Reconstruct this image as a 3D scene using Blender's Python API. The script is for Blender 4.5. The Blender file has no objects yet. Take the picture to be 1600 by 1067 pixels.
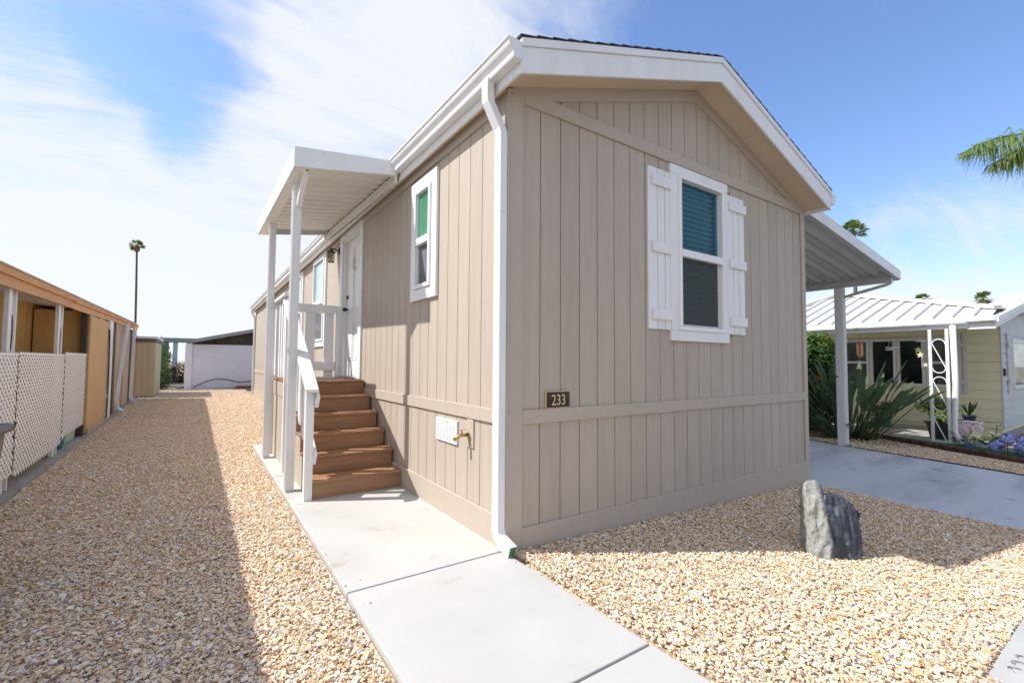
import bpy, bmesh, math, random
from mathutils import Vector, Matrix, noise
random.seed(11)
R = math.radians
C = bpy.context.scene
COL = C.collection

# ------------------------------------------------------------------ camera
cam_d = bpy.data.cameras.new("camera")
cam_d.sensor_width = 36.0
cam_d.lens = 16.11
cam_d.clip_start = 0.05
cam_d.clip_end = 3000
cam = bpy.data.objects.new("camera", cam_d)
COL.objects.link(cam)
yaw, pitch, roll = R(34.276), R(2.63), R(0.382)
fw = Vector((math.sin(yaw) * math.cos(pitch), math.cos(yaw) * math.cos(pitch), math.sin(pitch)))
rt = Vector((math.cos(yaw), -math.sin(yaw), 0))
up = rt.cross(fw)
r2 = math.cos(roll) * rt + math.sin(roll) * up
u2 = -math.sin(roll) * rt + math.cos(roll) * up
CAM = Vector((-1.8455, -2.765, 1.3306))
cam.matrix_world = Matrix(((r2.x, u2.x, -fw.x, CAM.x), (r2.y, u2.y, -fw.y, CAM.y),
                           (r2.z, u2.z, -fw.z, CAM.z), (0, 0, 0, 1)))
C.camera = cam

# ------------------------------------------------------------------ exposure, sun, sky
C.view_settings.view_transform = 'Standard'
C.view_settings.look = 'None'
C.view_settings.gamma = 1.0
C.view_settings.use_curve_mapping = False
C.view_settings.exposure = 0.84
SUN_DIR = Vector((1.0, -0.53, -1.28)).normalized()
elev = math.asin(-SUN_DIR.z)
azim = math.atan2(-SUN_DIR.x, -SUN_DIR.y)            # clockwise from +Y
sun_d = bpy.data.lights.new("sun", 'SUN')
sun_d.energy = 3.3
sun_d.angle = R(0.53)
sun_d.color = (1.0, 0.975, 0.94)
sun = bpy.data.objects.new("sun", sun_d)
COL.objects.link(sun)
sun.rotation_euler = SUN_DIR.to_track_quat('-Z', 'Y').to_euler()
sun.location = (-10, 6, 20)

W_ = bpy.data.worlds.new("World")
C.world = W_
W_.use_nodes = True
nt = W_.node_tree
nt.nodes.clear()
N = nt.nodes.new
L = nt.links.new


def wmath(op, a, b=None, c=None, clamp=False):
    n = N('ShaderNodeMath'); n.operation = op; n.use_clamp = clamp
    for i, v in enumerate((a, b, c)):
        if v is None: continue
        if isinstance(v, (int, float)): n.inputs[i].default_value = v
        else: L(v, n.inputs[i])
    return n.outputs[0]


def sstep(v, a, b):
    n = N('ShaderNodeMapRange'); n.interpolation_type = 'SMOOTHSTEP'
    L(v, n.inputs[0]); n.inputs[1].default_value = a; n.inputs[2].default_value = b
    return n.outputs[0]


out = N('ShaderNodeOutputWorld'); bg = N('ShaderNodeBackground')
bg.inputs['Strength'].default_value = 0.15
L(bg.outputs[0], out.inputs[0])
sky = N('ShaderNodeTexSky')
sky.sky_type = 'NISHITA'; sky.sun_disc = False
sky.sun_elevation = elev; sky.sun_rotation = azim % (2 * math.pi)
sky.altitude = 20; sky.air_density = 1.0; sky.dust_density = 0.6; sky.ozone_density = 2.2
tc = N('ShaderNodeTexCoord')
sep = N('ShaderNodeSeparateXYZ'); L(tc.outputs['Generated'], sep.inputs[0])
zc = wmath('MAXIMUM', sep.outputs[2], 0.0)
den = wmath('ADD', zc, 0.22)
px = wmath('DIVIDE', sep.outputs[0], den); py = wmath('DIVIDE', sep.outputs[1], den)
cmb = N('ShaderNodeCombineXYZ'); L(px, cmb.inputs[0]); L(py, cmb.inputs[1])


def wnoise(rot, sc, scale, detail, dist, rough=0.55):
    mp = N('ShaderNodeMapping'); mp.inputs['Rotation'].default_value = (0, 0, R(rot))
    mp.inputs['Scale'].default_value = sc
    L(cmb.outputs[0], mp.inputs[0])
    n = N('ShaderNodeTexNoise'); n.inputs['Scale'].default_value = scale
    n.inputs['Detail'].default_value = detail; n.inputs['Roughness'].default_value = rough
    n.inputs['Distortion'].default_value = dist
    L(mp.outputs[0], n.inputs['Vector'])
    return n.outputs[0]


n_big = wnoise(20, (1, 1, 1), 1.3, 10, 0.5, 0.6)
n_str = wnoise(-52, (0.42, 1.5, 1), 2.3, 12, 1.4, 0.68)
wn = N('ShaderNodeTexNoise'); wn.inputs['Scale'].default_value = 3.2; wn.inputs['Detail'].default_value = 6
L(tc.outputs['Generated'], wn.inputs['Vector'])
wv = N('ShaderNodeVectorMath'); wv.operation = 'MULTIPLY_ADD'
L(wn.outputs['Color'], wv.inputs[0]); wv.inputs[1].default_value = (.5, .5, .5); wv.inputs[2].default_value = (-.25, -.25, -.25)
wd = N('ShaderNodeVectorMath'); wd.operation = 'ADD'; L(tc.outputs['Generated'], wd.inputs[0]); L(wv.outputs[0], wd.inputs[1])
wdn = N('ShaderNodeVectorMath'); wdn.operation = 'NORMALIZE'; L(wd.outputs[0], wdn.inputs[0])


def blob(d, r_in, r_out):
    """coverage falling from 1 inside r_in degrees to 0 at r_out round a direction of the sky"""
    v = Vector(d).normalized()
    n = N('ShaderNodeVectorMath'); n.operation = 'DOT_PRODUCT'
    L(wdn.outputs[0], n.inputs[0]); n.inputs[1].default_value = v
    return sstep(n.outputs['Value'], math.cos(R(r_out)), math.cos(R(r_in)))


def pixdir(x, y):
    return r2 * ((x - 800) / 716.0) - u2 * ((y - 533.5) / 716.0) + fw


BANKS = [(pixdir(60, 330), 6, 30, .62), (pixdir(480, 330), 4, 30, .62), (pixdir(640, 90), 2, 26, .50),
         (pixdir(20, 150), 2, 16, .30), (pixdir(900, 20), 2, 20, .26), (pixdir(1500, 450), 3, 17, .42),
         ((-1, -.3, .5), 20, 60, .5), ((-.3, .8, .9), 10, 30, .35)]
HOLES = [(pixdir(205, 35), 1, 14, .52), (pixdir(290, 150), 1, 8, .34), (pixdir(1350, 120), 12, 44, .66)]
cov = None
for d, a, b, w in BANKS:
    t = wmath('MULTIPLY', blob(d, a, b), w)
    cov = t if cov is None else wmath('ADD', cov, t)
cov = wmath('MINIMUM', wmath('ADD', cov, .40), .86)  # extra cloud cover over the whole sky, added to lift ambient light
for d, a, b, w in HOLES:
    cov = wmath('SUBTRACT', cov, wmath('MULTIPLY', blob(d, a, b), w))
nz = wmath('ADD', wmath('MULTIPLY', wmath('SUBTRACT', n_big, .5), 1.5), wmath('MULTIPLY', wmath('SUBTRACT', n_str, .5), 1.5))
veil = wmath('MULTIPLY', sstep(sep.outputs[2], .34, .0), .48)
cl = sstep(wmath('ADD', wmath('ADD', cov, veil), nz), -.05, 1.02)
cl = wmath('MULTIPLY', cl, .95)
ccol = N('ShaderNodeMixRGB')
ccol.inputs[1].default_value = (2.8, 3.05, 3.6, 1)
ccol.inputs[2].default_value = (3.52, 3.6, 3.72, 1)
L(cl, ccol.inputs[0])
skyt = N('ShaderNodeMixRGB'); skyt.blend_type = 'MULTIPLY'; skyt.inputs[0].default_value = 1
L(sky.outputs[0], skyt.inputs[1]); skyt.inputs[2].default_value = (.76, .81, .94, 1)
mx = N('ShaderNodeMixRGB')
L(cl, mx.inputs[0]); L(skyt.outputs[0], mx.inputs[1]); L(ccol.outputs[0], mx.inputs[2])
L(mx.outputs[0], bg.inputs['Color'])


# ------------------------------------------------------------------ mesh builder
class MB:
    def __init__(s): s.v = []; s.f = []

    def add(s, vs, fs):
        b = len(s.v); s.v += [tuple(v) for v in vs]; s.f += [tuple(b + i for i in f) for f in fs]; return s

    def box(s, x0, x1, y0, y1, z0, z1):
        return s.add([(x0, y0, z0), (x1, y0, z0), (x1, y1, z0), (x0, y1, z0), (x0, y0, z1), (x1, y0, z1), (x1, y1, z1), (x0, y1, z1)],
                     [(0, 3, 2, 1), (4, 5, 6, 7), (0, 1, 5, 4), (1, 2, 6, 5), (2, 3, 7, 6), (3, 0, 4, 7)])

    def prism(s, poly, off):
        n = len(poly); off = Vector(off)
        a = [Vector(p) for p in poly]
        return s.add(a + [p + off for p in a], [tuple(range(n)), tuple(range(2 * n - 1, n - 1, -1))] +
                     [(i, (i + 1) % n, n + (i + 1) % n, n + i) for i in range(n)])

    def bar(s, p, q, w, h, upv=(0, 0, 1)):
        p, q = Vector(p), Vector(q); d = (q - p).normalized()
        side = d.cross(Vector(upv)).normalized(); u = side.cross(d).normalized()
        a, b = side * w / 2, u * h / 2
        return s.prism([p - a - b, p + a - b, p + a + b, p - a + b], q - p)

    def tube(s, pts, r, n=8, caps=True):
        pts = [Vector(p) for p in pts]
        rs = r if isinstance(r, (list, tuple)) else [r] * len(pts)
        prev = None; rings = []
        for i, p in enumerate(pts):
            d = (pts[min(i + 1, len(pts) - 1)] - pts[max(i - 1, 0)]).normalized()
            if prev is None:
                a = d.orthogonal().normalized()
            else:
                a = (prev - d * prev.dot(d)).normalized()
            prev = a; b = d.cross(a)
            rings.append([p + (a * math.cos(2 * math.pi * k / n) + b * math.sin(2 * math.pi * k / n)) * rs[i] for k in range(n)])
        vs = [v for rg in rings for v in rg]; fs = []
        for i in range(len(rings) - 1):
            for k in range(n):
                fs.append((i * n + k, i * n + (k + 1) % n, (i + 1) * n + (k + 1) % n, (i + 1) * n + k))
        if caps:
            fs.append(tuple(range(n - 1, -1, -1))); fs.append(tuple((len(rings) - 1) * n + k for k in range(n)))
        return s.add(vs, fs)

    def lathe(s, prof, c=(0, 0, 0), n=16):
        vs = []; fs = []
        for r, z in prof:
            for k in range(n):
                a = 2 * math.pi * k / n
                vs.append((c[0] + r * math.cos(a), c[1] + r * math.sin(a), c[2] + z))
        for i in range(len(prof) - 1):
            for k in range(n):
                fs.append((i * n + k, i * n + (k + 1) % n, (i + 1) * n + (k + 1) % n, (i + 1) * n + k))
        return s.add(vs, fs)

    def rectpath(s, pts, axu, w, h):
        """rectangular pipe along pts; axu is a fixed side axis, w along it, h across"""
        pts = [Vector(p) for p in pts]; axu = Vector(axu).normalized(); vs = []; fs = []
        for i, p in enumerate(pts):
            d0 = (pts[i] - pts[i - 1]).normalized() if i else None
            d1 = (pts[i + 1] - pts[i]).normalized() if i < len(pts) - 1 else None
            d = ((d0 or d1) + (d1 or d0)).normalized()
            k = 1 / max(.5, d.dot(d1 or d0))
            b = d.cross(axu).normalized() * h / 2 * k; a = axu * w / 2
            vs += [p - a - b, p + a - b, p + a + b, p - a + b]
        for i in range(len(pts) - 1):
            for k in range(4):
                fs.append((i * 4 + k, i * 4 + (k + 1) % 4, i * 4 + 4 + (k + 1) % 4, i * 4 + 4 + k))
        fs += [(3, 2, 1, 0), tuple(len(vs) - 4 + k for k in range(4))]
        return s.add(vs, fs)

    def mesh(s, name, m, smooth=False, recalc=True):
        me = bpy.data.meshes.new(name); me.from_pydata(s.v, [], s.f)
        if recalc:
            bm = bmesh.new(); bm.from_mesh(me); bmesh.ops.recalc_face_normals(bm, faces=bm.faces); bm.to_mesh(me); bm.free()
        if m: me.materials.append(m)
        if smooth:
            for p in me.polygons: p.use_smooth = True
        me.update(); return me

    def build(s, name, m, parent=None, bev=0, smooth=False, kind=None, recalc=True):
        o = bpy.data.objects.new(name, s.mesh(name, m, smooth, recalc)); link(o, parent)
        if bev:
            md = o.modifiers.new("bevel", 'BEVEL'); md.width = bev; md.segments = 2; md.limit_method = 'ANGLE'; md.angle_limit = R(40)
        if kind: o['kind'] = kind
        return o


def link(o, parent=None):
    COL.objects.link(o)
    if parent is not None:
        o.parent = parent
        o.matrix_parent_inverse = Matrix.Translation(-world_loc(parent))


def world_loc(o):
    l = Vector(o.location)
    if o.parent: l = l + o.matrix_parent_inverse.translation + world_loc(o.parent)
    return l


def thing(name, label, cat, loc=(0, 0, 0), group=None):
    o = bpy.data.objects.new(name, None); o.empty_display_size = .1; o.location = loc; COL.objects.link(o)
    o['label'] = label; o['category'] = cat
    if group: o['group'] = group
    return o


def tag(o, label, cat, group=None):
    o['label'] = label; o['category'] = cat
    if group: o['group'] = group
    return o


def inst(name, me, parent, loc=(0, 0, 0), rot=None, scale=None, bev=0):
    """another object sharing a mesh, as a part of parent, at world position loc"""
    o = bpy.data.objects.new(name, me); o.location = loc
    if rot is not None: o.rotation_euler = rot
    if scale is not None: o.scale = scale
    link(o, parent)
    if bev:
        md = o.modifiers.new("bevel", 'BEVEL'); md.width = bev; md.segments = 1
    return o


def copy_tree(t, loc, label=None):
    c = t.copy(); COL.objects.link(c); c.location = loc
    if label: c['label'] = label
    for ch in [o for o in bpy.data.objects if o.parent == t]:
        d = ch.copy(); COL.objects.link(d); d.parent = c
        for g in [o for o in bpy.data.objects if o.parent == ch]:
            e = g.copy(); COL.objects.link(e); e.parent = d
    return c


# ------------------------------------------------------------------ materials
def pm(name, col, rough=.6, col2=None, scale=(3, 3, 3), detail=6, lo=.35, hi=.65, bump=0, bscale=(30, 30, 30), rand=0.0,
       metal=0.0, spec=.4, speck=None, coat=0, dist=0.0, bdist=.01, sub=None):
    m = bpy.data.materials.new(name); m.use_nodes = True; t = m.node_tree; n = t.nodes; l = t.links.new
    b = n['Principled BSDF']; b.inputs['Roughness'].default_value = rough; b.inputs['Metallic'].default_value = metal
    b.inputs['Specular IOR Level'].default_value = spec
    if coat: b.inputs['Coat Weight'].default_value = coat
    tc = n.new('ShaderNodeTexCoord'); oi = n.new('ShaderNodeObjectInfo')
    ml = n.new('ShaderNodeMath'); ml.operation = 'MULTIPLY'; ml.inputs[1].default_value = 37.7; l(oi.outputs['Random'], ml.inputs[0])
    va = n.new('ShaderNodeVectorMath'); va.operation = 'ADD'; l(tc.outputs['Object'], va.inputs[0]); l(ml.outputs[0], va.inputs[1])
    src = None

    def nz(sc, det, d=0.0):
        mp = n.new('ShaderNodeMapping'); mp.inputs['Scale'].default_value = sc; l(va.outputs[0], mp.inputs[0])
        x = n.new('ShaderNodeTexNoise'); x.inputs['Scale'].default_value = 1; x.inputs['Detail'].default_value = det
        x.inputs['Roughness'].default_value = .6; x.inputs['Distortion'].default_value = d
        l(mp.outputs[0], x.inputs['Vector']); return x.outputs[0]
    rgb = n.new('ShaderNodeRGB'); rgb.outputs[0].default_value = (*col, 1); src = rgb.outputs[0]
    if col2:
        r = n.new('ShaderNodeMapRange'); l(nz(scale, detail, dist), r.inputs[0]); r.inputs[1].default_value = lo; r.inputs[2].default_value = hi
        mxn = n.new('ShaderNodeMixRGB'); l(r.outputs[0], mxn.inputs[0]); l(src, mxn.inputs[1]); mxn.inputs[2].default_value = (*col2, 1); src = mxn.outputs[0]
    if speck:
        sc_, sp_col, thr, amt = speck
        r = n.new('ShaderNodeMapRange'); l(nz((sc_,) * 3, 3), r.inputs[0]); r.inputs[1].default_value = thr; r.inputs[2].default_value = thr + .06
        r.inputs[4].default_value = amt
        mxn = n.new('ShaderNodeMixRGB'); l(r.outputs[0], mxn.inputs[0]); l(src, mxn.inputs[1]); mxn.inputs[2].default_value = (*sp_col, 1); src = mxn.outputs[0]
    if rand:
        r = n.new('ShaderNodeMapRange'); l(oi.outputs['Random'], r.inputs[0]); r.inputs[3].default_value = 1 - rand; r.inputs[4].default_value = 1 + rand
        hs = n.new('ShaderNodeHueSaturation'); l(r.outputs[0], hs.inputs['Value']); l(src, hs.inputs['Color']); src = hs.outputs[0]
    l(src, b.inputs['Base Color'])
    if bump:
        bp = n.new('ShaderNodeBump'); bp.inputs['Strength'].default_value = bump; bp.inputs['Distance'].default_value = bdist
        l(nz(bscale, 5), bp.inputs['Height']); l(bp.outputs[0], b.inputs['Normal'])
    if sub:
        b.inputs['Transmission Weight'].default_value = sub
    return m


def glass(name, tint, trans=.6, rough=.02, base=(.02, .03, .03)):
    """pane: part clear, part reflecting body colour"""
    m = bpy.data.materials.new(name); m.use_nodes = True; t = m.node_tree; n = t.nodes; l = t.links.new
    b = n['Principled BSDF']; b.inputs['Base Color'].default_value = (*base, 1); b.inputs['Roughness'].default_value = rough
    b.inputs['Specular IOR Level'].default_value = .6
    tr = n.new('ShaderNodeBsdfTransparent'); tr.inputs[0].default_value = (*tint, 1)
    lw = n.new('ShaderNodeLayerWeight'); lw.inputs[0].default_value = .5
    fp = n.new('ShaderNodeMath'); fp.operation = 'POWER'; l(lw.outputs['Facing'], fp.inputs[0]); fp.inputs[1].default_value = 5
    fr = n.new('ShaderNodeMath'); fr.operation = 'MULTIPLY_ADD'; l(fp.outputs[0], fr.inputs[0]); fr.inputs[1].default_value = .92; fr.inputs[2].default_value = .05
    mt = n.new('ShaderNodeMath'); mt.operation = 'MULTIPLY_ADD'; l(fr.outputs[0], mt.inputs[0]); mt.inputs[1].default_value = -trans; mt.inputs[2].default_value = trans
    ms = n.new('ShaderNodeMixShader'); l(mt.outputs[0], ms.inputs[0]); l(b.outputs[0], ms.inputs[1]); l(tr.outputs[0], ms.inputs[2])
    l(ms.outputs[0], n['Material Output'].inputs[0]); return m


TAN = (.49, .42, .345)
m_siding = pm('siding_tan', TAN, .62, (.43, .365, .295), (26, 26, 1.3), 5, .3, .7, .75, (70, 70, 7), rand=.04, bdist=.006)
m_trim = pm('trim_tan', (.485, .415, .34), .6, (.455, .385, .315), (9, 9, 9), 5, .3, .7, .22, (50, 50, 50), bdist=.004)
m_soffit = pm('soffit_tan_bounce', (.66, .535, .39), .65, (.60, .48, .35), (2, 2, 2), 4, .3, .7, .1, (60, 60, 60), bdist=.003)  # lighter and warmer than the siding: gravel bounce light put into the colour
m_white = pm('white_paint', (.81, .81, .80), .45, (.69, .68, .66), (5, 5, 1.1), 7, .46, .85, .1, (60, 60, 60), bdist=.002)
m_alum = pm('white_enamel', (.79, .79, .79), .38, (.67, .665, .65), (4, 4, 1.0), 7, .46, .85, .03, (40, 40, 40), bdist=.002)
m_cream = pm('cream_enamel', (.86, .83, .76), .4, (.79, .76, .69), (1.2, 1.2, 1.2), 5, .35, .75, .03, (30, 30, 30), bdist=.002, rand=.02)
m_greyal = pm('grey_enamel', (.58, .58, .56), .42, (.49, .49, .47), (1.2, 1.2, 1.2), 5, .35, .75, .04, (30, 30, 30), bdist=.002, rand=.03)
m_vinyl = pm('window_vinyl', (.82, .82, .82), .3)
m_shingle = pm('asphalt_shingle', (.028, .028, .03), .9, (.055, .053, .05), (40, 40, 40), 4, .3, .7, .8, (120, 120, 120), rand=.25, bdist=.004)
m_conc = pm('new_concrete', (.50, .487, .462), .8, (.44, .427, .40), (1.6, 1.6, 1.6), 9, .35, .72, .35, (9, 160, 70), speck=(3.2, (.36, .31, .25), .66, .5), bdist=.003)
m_conc_old = pm('old_concrete', (.40, .385, .36), .85, (.29, .275, .25), (2, 2, 2), 8, .35, .7, .3, (50, 50, 50), bdist=.004)
m_curb = pm('curb_concrete', (.46, .455, .44), .85, (.39, .38, .37), (3, 3, 3), 8, .35, .7, .3, (90, 90, 90), speck=(45, (.3, .29, .28), .66, .5), bdist=.003)
m_drive = pm('driveway_concrete', (.60, .61, .62), .75, (.36, .37, .39), (.5, 1.5, 1), 9, .45, .72, .3, (60, 60, 60), dist=.1, speck=(2.2, (.24, .24, .25), .64, .5), bdist=.003)
m_deck = pm('composite_brown', (.39, .215, .118), .58, (.27, .142, .075), (2.2, 26, 26), 6, .3, .7, .3, (4, 70, 70), rand=.07, bdist=.003)
m_black = pm('black_metal', (.012, .012, .012), .4, spec=.5)
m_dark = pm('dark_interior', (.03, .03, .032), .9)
m_brass = pm('brass', (.62, .42, .15), .35, (.45, .3, .1), (40, 40, 40), 3, metal=1.0)
m_silver = pm('silver_metal', (.6, .58, .55), .3, metal=1.0)
m_blind = pm('blind_white', (.82, .85, .87), .4, rand=.04)
m_green = pm('spout_green', (.07, .22, .05), .6, (.03, .10, .03), (60, 60, 60), 3)
m_plaque = pm('plaque_black', (.012, .011, .010), .35, (.03, .02, .015), (20, 20, 20), 3, spec=.5)
m_gold = pm('plaque_gold', (.72, .5, .26), .4, metal=.3)
m_paint_dk = pm('faded_stencil_paint', (.12, .13, .15), .8, (.4, .4, .4), (40, 40, 40), 6, .45, .6)
g_teal = glass('glass_teal', (.62, .84, .92), .86, .02, (.06, .18, .23))
g_green = glass('glass_green', (.2, .5, .35), .15, .06, (.05, .235, .13))
g_sky = glass('glass_sky_reflection', (.5, .8, .8), .15, .05, (.42, .56, .58))
g_dark = glass('glass_dark', (.4, .42, .45), .35, .03, (.015, .018, .02))
m_screen = glass('insect_screen', (.70, .74, .72), .66, .7, (.11, .125, .122))
m_screen2 = pm('screen_grey', (.10, .11, .115), .7, (.17, .18, .19), (1.5, 1.5, 5), 4)


# ------------------------------------------------------------------ ground
def gz(x, y):
    """height of the bare ground"""
    if x <= 0: return -.03
    return -.03 - .033 * min(x, 4.65)


def sheet(name, poly, z, m, kind='structure', thick=0):
    b = MB()
    pts = [(p[0], p[1], z if not callable(z) else z(*p)) for p in poly]
    if thick: b.prism(pts, (0, 0, -thick))
    else: b.add(pts, [tuple(range(len(pts)))])
    o = b.build(name, m, None)
    if kind: o['kind'] = kind
    return o


m_ground = pm('bare_ground', (.30, .26, .21), .9, (.2, .17, .13), (.4, .4, .4), 8, .3, .7, .4, (20, 20, 20))
m_asphalt = pm('asphalt', (.05, .05, .052), .9, (.075, .073, .07), (30, 30, 30), 5, .3, .7, .5, (90, 90, 90))
m_bed = bpy.data.materials.new('gravel_bed'); m_bed.use_nodes = True


def gravel_ramp(n, l, fac, out_sock):
    cr = n.new('ShaderNodeValToRGB'); e = cr.color_ramp; e.interpolation = 'CONSTANT'
    cols = [(0, (.80, .60, .39)), (.14, (.86, .70, .50)), (.27, (.72, .50, .29)), (.37, (.90, .77, .60)), (.50, (.80, .62, .42)),
            (.63, (.66, .51, .38)), (.71, (.85, .73, .61)), (.80, (.62, .34, .14)), (.85, (.91, .81, .69)), (.92, (.58, .51, .49)), (.962, (.48, .41, .45)), (.974, (.38, .23, .14))]
    while len(e.elements) < len(cols): e.elements.new(.5)
    for el, (p, c) in zip(e.elements, cols): el.position = p; el.color = (*c, 1)
    l(fac, cr.inputs[0]); return cr.outputs[0]


def make_bed():
    t = m_bed.node_tree; n = t.nodes; l = t.links.new; b = n['Principled BSDF']; b.inputs['Roughness'].default_value = .85
    tc = n.new('ShaderNodeTexCoord')
    v = n.new('ShaderNodeTexVoronoi'); v.inputs['Scale'].default_value = 52; l(tc.outputs['Object'], v.inputs['Vector'])
    se = n.new('ShaderNodeSeparateColor'); l(v.outputs['Color'], se.inputs[0])
    c = gravel_ramp(n, l, se.outputs[0], None)
    r = n.new('ShaderNodeMapRange'); l(v.outputs['Distance'], r.inputs[0]); r.inputs[1].default_value = .25; r.inputs[2].default_value = .75; r.inputs[3].default_value = 1; r.inputs[4].default_value = .45  # cell rims painted darker, as shade in the gaps between stones
    mu = n.new('ShaderNodeMixRGB'); mu.blend_type = 'MULTIPLY'; mu.inputs[0].default_value = 1; l(c, mu.inputs[1]); l(r.outputs[0], mu.inputs[2])
    l(mu.outputs[0], b.inputs['Base Color'])
    inv = n.new('ShaderNodeMath'); inv.operation = 'SUBTRACT'; inv.inputs[0].default_value = 1; l(v.outputs['Distance'], inv.inputs[1])
    bp = n.new('ShaderNodeBump'); bp.inputs['Strength'].default_value = .9; bp.inputs['Distance'].default_value = .012; l(inv.outputs[0], bp.inputs['Height']); l(bp.outputs[0], b.inputs['Normal'])


make_bed()
m_stone = bpy.data.materials.new('gravel_stone'); m_stone.use_nodes = True


def make_stone():
    t = m_stone.node_tree; n = t.nodes; l = t.links.new; b = n['Principled BSDF']; b.inputs['Roughness'].default_value = .75
    b.inputs['Specular IOR Level'].default_value = .3
    oi = n.new('ShaderNodeObjectInfo'); tc = n.new('ShaderNodeTexCoord')
    c = gravel_ramp(n, l, oi.outputs['Random'], None)
    va = n.new('ShaderNodeVectorMath'); va.operation = 'ADD'; l(tc.outputs['Object'], va.inputs[0]); l(oi.outputs['Random'], va.inputs[1])
    x = n.new('ShaderNodeTexNoise'); x.inputs['Scale'].default_value = 1.4; x.inputs['Detail'].default_value = 4; l(va.outputs[0], x.inputs['Vector'])
    r = n.new('ShaderNodeMapRange'); l(x.outputs[0], r.inputs[0]); r.inputs[1].default_value = .3; r.inputs[2].default_value = .7; r.inputs[3].default_value = .8; r.inputs[4].default_value = 1.12
    mu = n.new('ShaderNodeMixRGB'); mu.blend_type = 'MULTIPLY'; mu.inputs[0].default_value = 1; l(c, mu.inputs[1]); l(r.outputs[0], mu.inputs[2])
    l(mu.outputs[0], b.inputs['Base Color'])


make_stone()

# terrain reaching the horizon
tb = MB(); NX = [-900, -200, -60, -20, -6, 0, 2, 4.65, 12, 30, 80, 250, 900]; NY = [-900, -200, -60, -20, -6, -2, 0, 10, 25, 60, 200, 900]
for y in NY:
    for x in NX: tb.v.append((x, y, gz(x, y) - .05))
for j in range(len(NY) - 1):
    for i in range(len(NX) - 1):
        a = j * len(NX) + i; tb.f.append((a, a + 1, a + 1 + len(NX), a + len(NX)))
g = tb.build('ground', m_ground); g['kind'] = 'structure'

EDGE = lambda y: -3.25 - .0235 * y           # garden edge of the neighbour's slab
left_poly = [(EDGE(-2.2), -2.2), (-1.105, -2.2), (-1.105, 5.6), (-.005, 5.6), (-.005, 22.6), (EDGE(22.6), 22.6)]
o = sheet('gravel_bed', left_poly, lambda x, y: -.036, m_bed)
DRV = lambda y: 4.62 + .09 * y                # left edge of the driveway
front_poly = [(-.02, -2.26), (DRV(-2.2), -2.26), (DRV(0), 0.0), (-.02, 0.0)]
o = sheet('gravel_bed', front_poly, lambda x, y: gz(x, y) - .006, m_bed)


def stone_collection():
    c = bpy.data.collections.new('gravel_stones')
    rnd = random.Random(3)
    for i in range(14):
        bm = bmesh.new()
        # broken chip: hull of a few random points in a flattened box
        sx, sy, sz = rnd.uniform(.95, 1.5), rnd.uniform(.65, 1.0), rnd.uniform(.4, .75)
        for _ in range(rnd.randint(9, 13)):
            v = Vector((rnd.uniform(-1, 1), rnd.uniform(-1, 1), rnd.uniform(-1, 1)))
            v = v.normalized() * (.72 + .35 * rnd.random())
            bm.verts.new((v.x * sx, v.y * sy, v.z * sz))
        r_ = bmesh.ops.convex_hull(bm, input=bm.verts)
        bmesh.ops.delete(bm, geom=[e for e in r_['geom_interior'] if isinstance(e, bmesh.types.BMVert)], context='VERTS')
        bmesh.ops.recalc_face_normals(bm, faces=bm.faces)
        me = bpy.data.meshes.new('stone'); bm.to_mesh(me); bm.free(); me.materials.append(m_stone)
        ob = bpy.data.objects.new('stone', me); c.objects.link(ob)
    return c


STONES = stone_collection()


def scatter(name, poly_tris, dens, smin, smax, seed, zj=.012):
    """stones thrown over a sheet by geometry nodes"""
    b = MB()
    for tri in poly_tris: b.add(tri, [tuple(range(len(tri)))])
    ob = b.build(name, m_stone, None, recalc=False); ob['kind'] = 'stuff'
    ng = bpy.data.node_groups.new(name, 'GeometryNodeTree')
    ng.interface.new_socket('Geometry', in_out='INPUT', socket_type='NodeSocketGeometry')
    ng.interface.new_socket('Geometry', in_out='OUTPUT', socket_type='NodeSocketGeometry')
    n = ng.nodes; l = ng.links.new
    gi = n.new('NodeGroupInput'); go = n.new('NodeGroupOutput')
    dp = n.new('GeometryNodeDistributePointsOnFaces'); dp.inputs['Density'].default_value = dens; dp.inputs['Seed'].default_value = seed
    ci = n.new('GeometryNodeCollectionInfo'); ci.inputs['Collection'].default_value = STONES; ci.inputs['Separate Children'].default_value = True; ci.inputs['Reset Children'].default_value = True
    io = n.new('GeometryNodeInstanceOnPoints'); io.inputs['Pick Instance'].default_value = True
    rr = n.new('FunctionNodeRandomValue'); rr.data_type = 'FLOAT_VECTOR'; rr.inputs[0].default_value = (-.4, -.4, 0); rr.inputs[1].default_value = (.4, .4, 6.28)
    rs = n.new('FunctionNodeRandomValue'); rs.data_type = 'FLOAT'; rs.inputs[2].default_value = smin; rs.inputs[3].default_value = smax; rs.inputs['Seed'].default_value = seed + 5
    rz = n.new('FunctionNodeRandomValue'); rz.data_type = 'FLOAT_VECTOR'; rz.inputs[0].default_value = (0, 0, -zj * .4); rz.inputs[1].default_value = (0, 0, zj); rz.inputs['Seed'].default_value = seed + 9
    sp = n.new('GeometryNodeSetPosition')
    l(gi.outputs[0], dp.inputs['Mesh']); l(dp.outputs['Points'], sp.inputs['Geometry']); l(rz.outputs[0], sp.inputs['Offset'])
    l(sp.outputs[0], io.inputs['Points']); l(ci.outputs[0], io.inputs['Instance'])
    l(rr.outputs[0], io.inputs['Rotation']); l(rs.outputs[1], io.inputs['Scale'])
    l(io.outputs[0], go.inputs[0])
    md = ob.modifiers.new('scatter', 'NODES'); md.node_group = ng
    return ob


def quad(x0, x1, y0, y1, z): return [(x0, y0, z), (x1, y0, z), (x1, y1, z), (x0, y1, z)]


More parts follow.
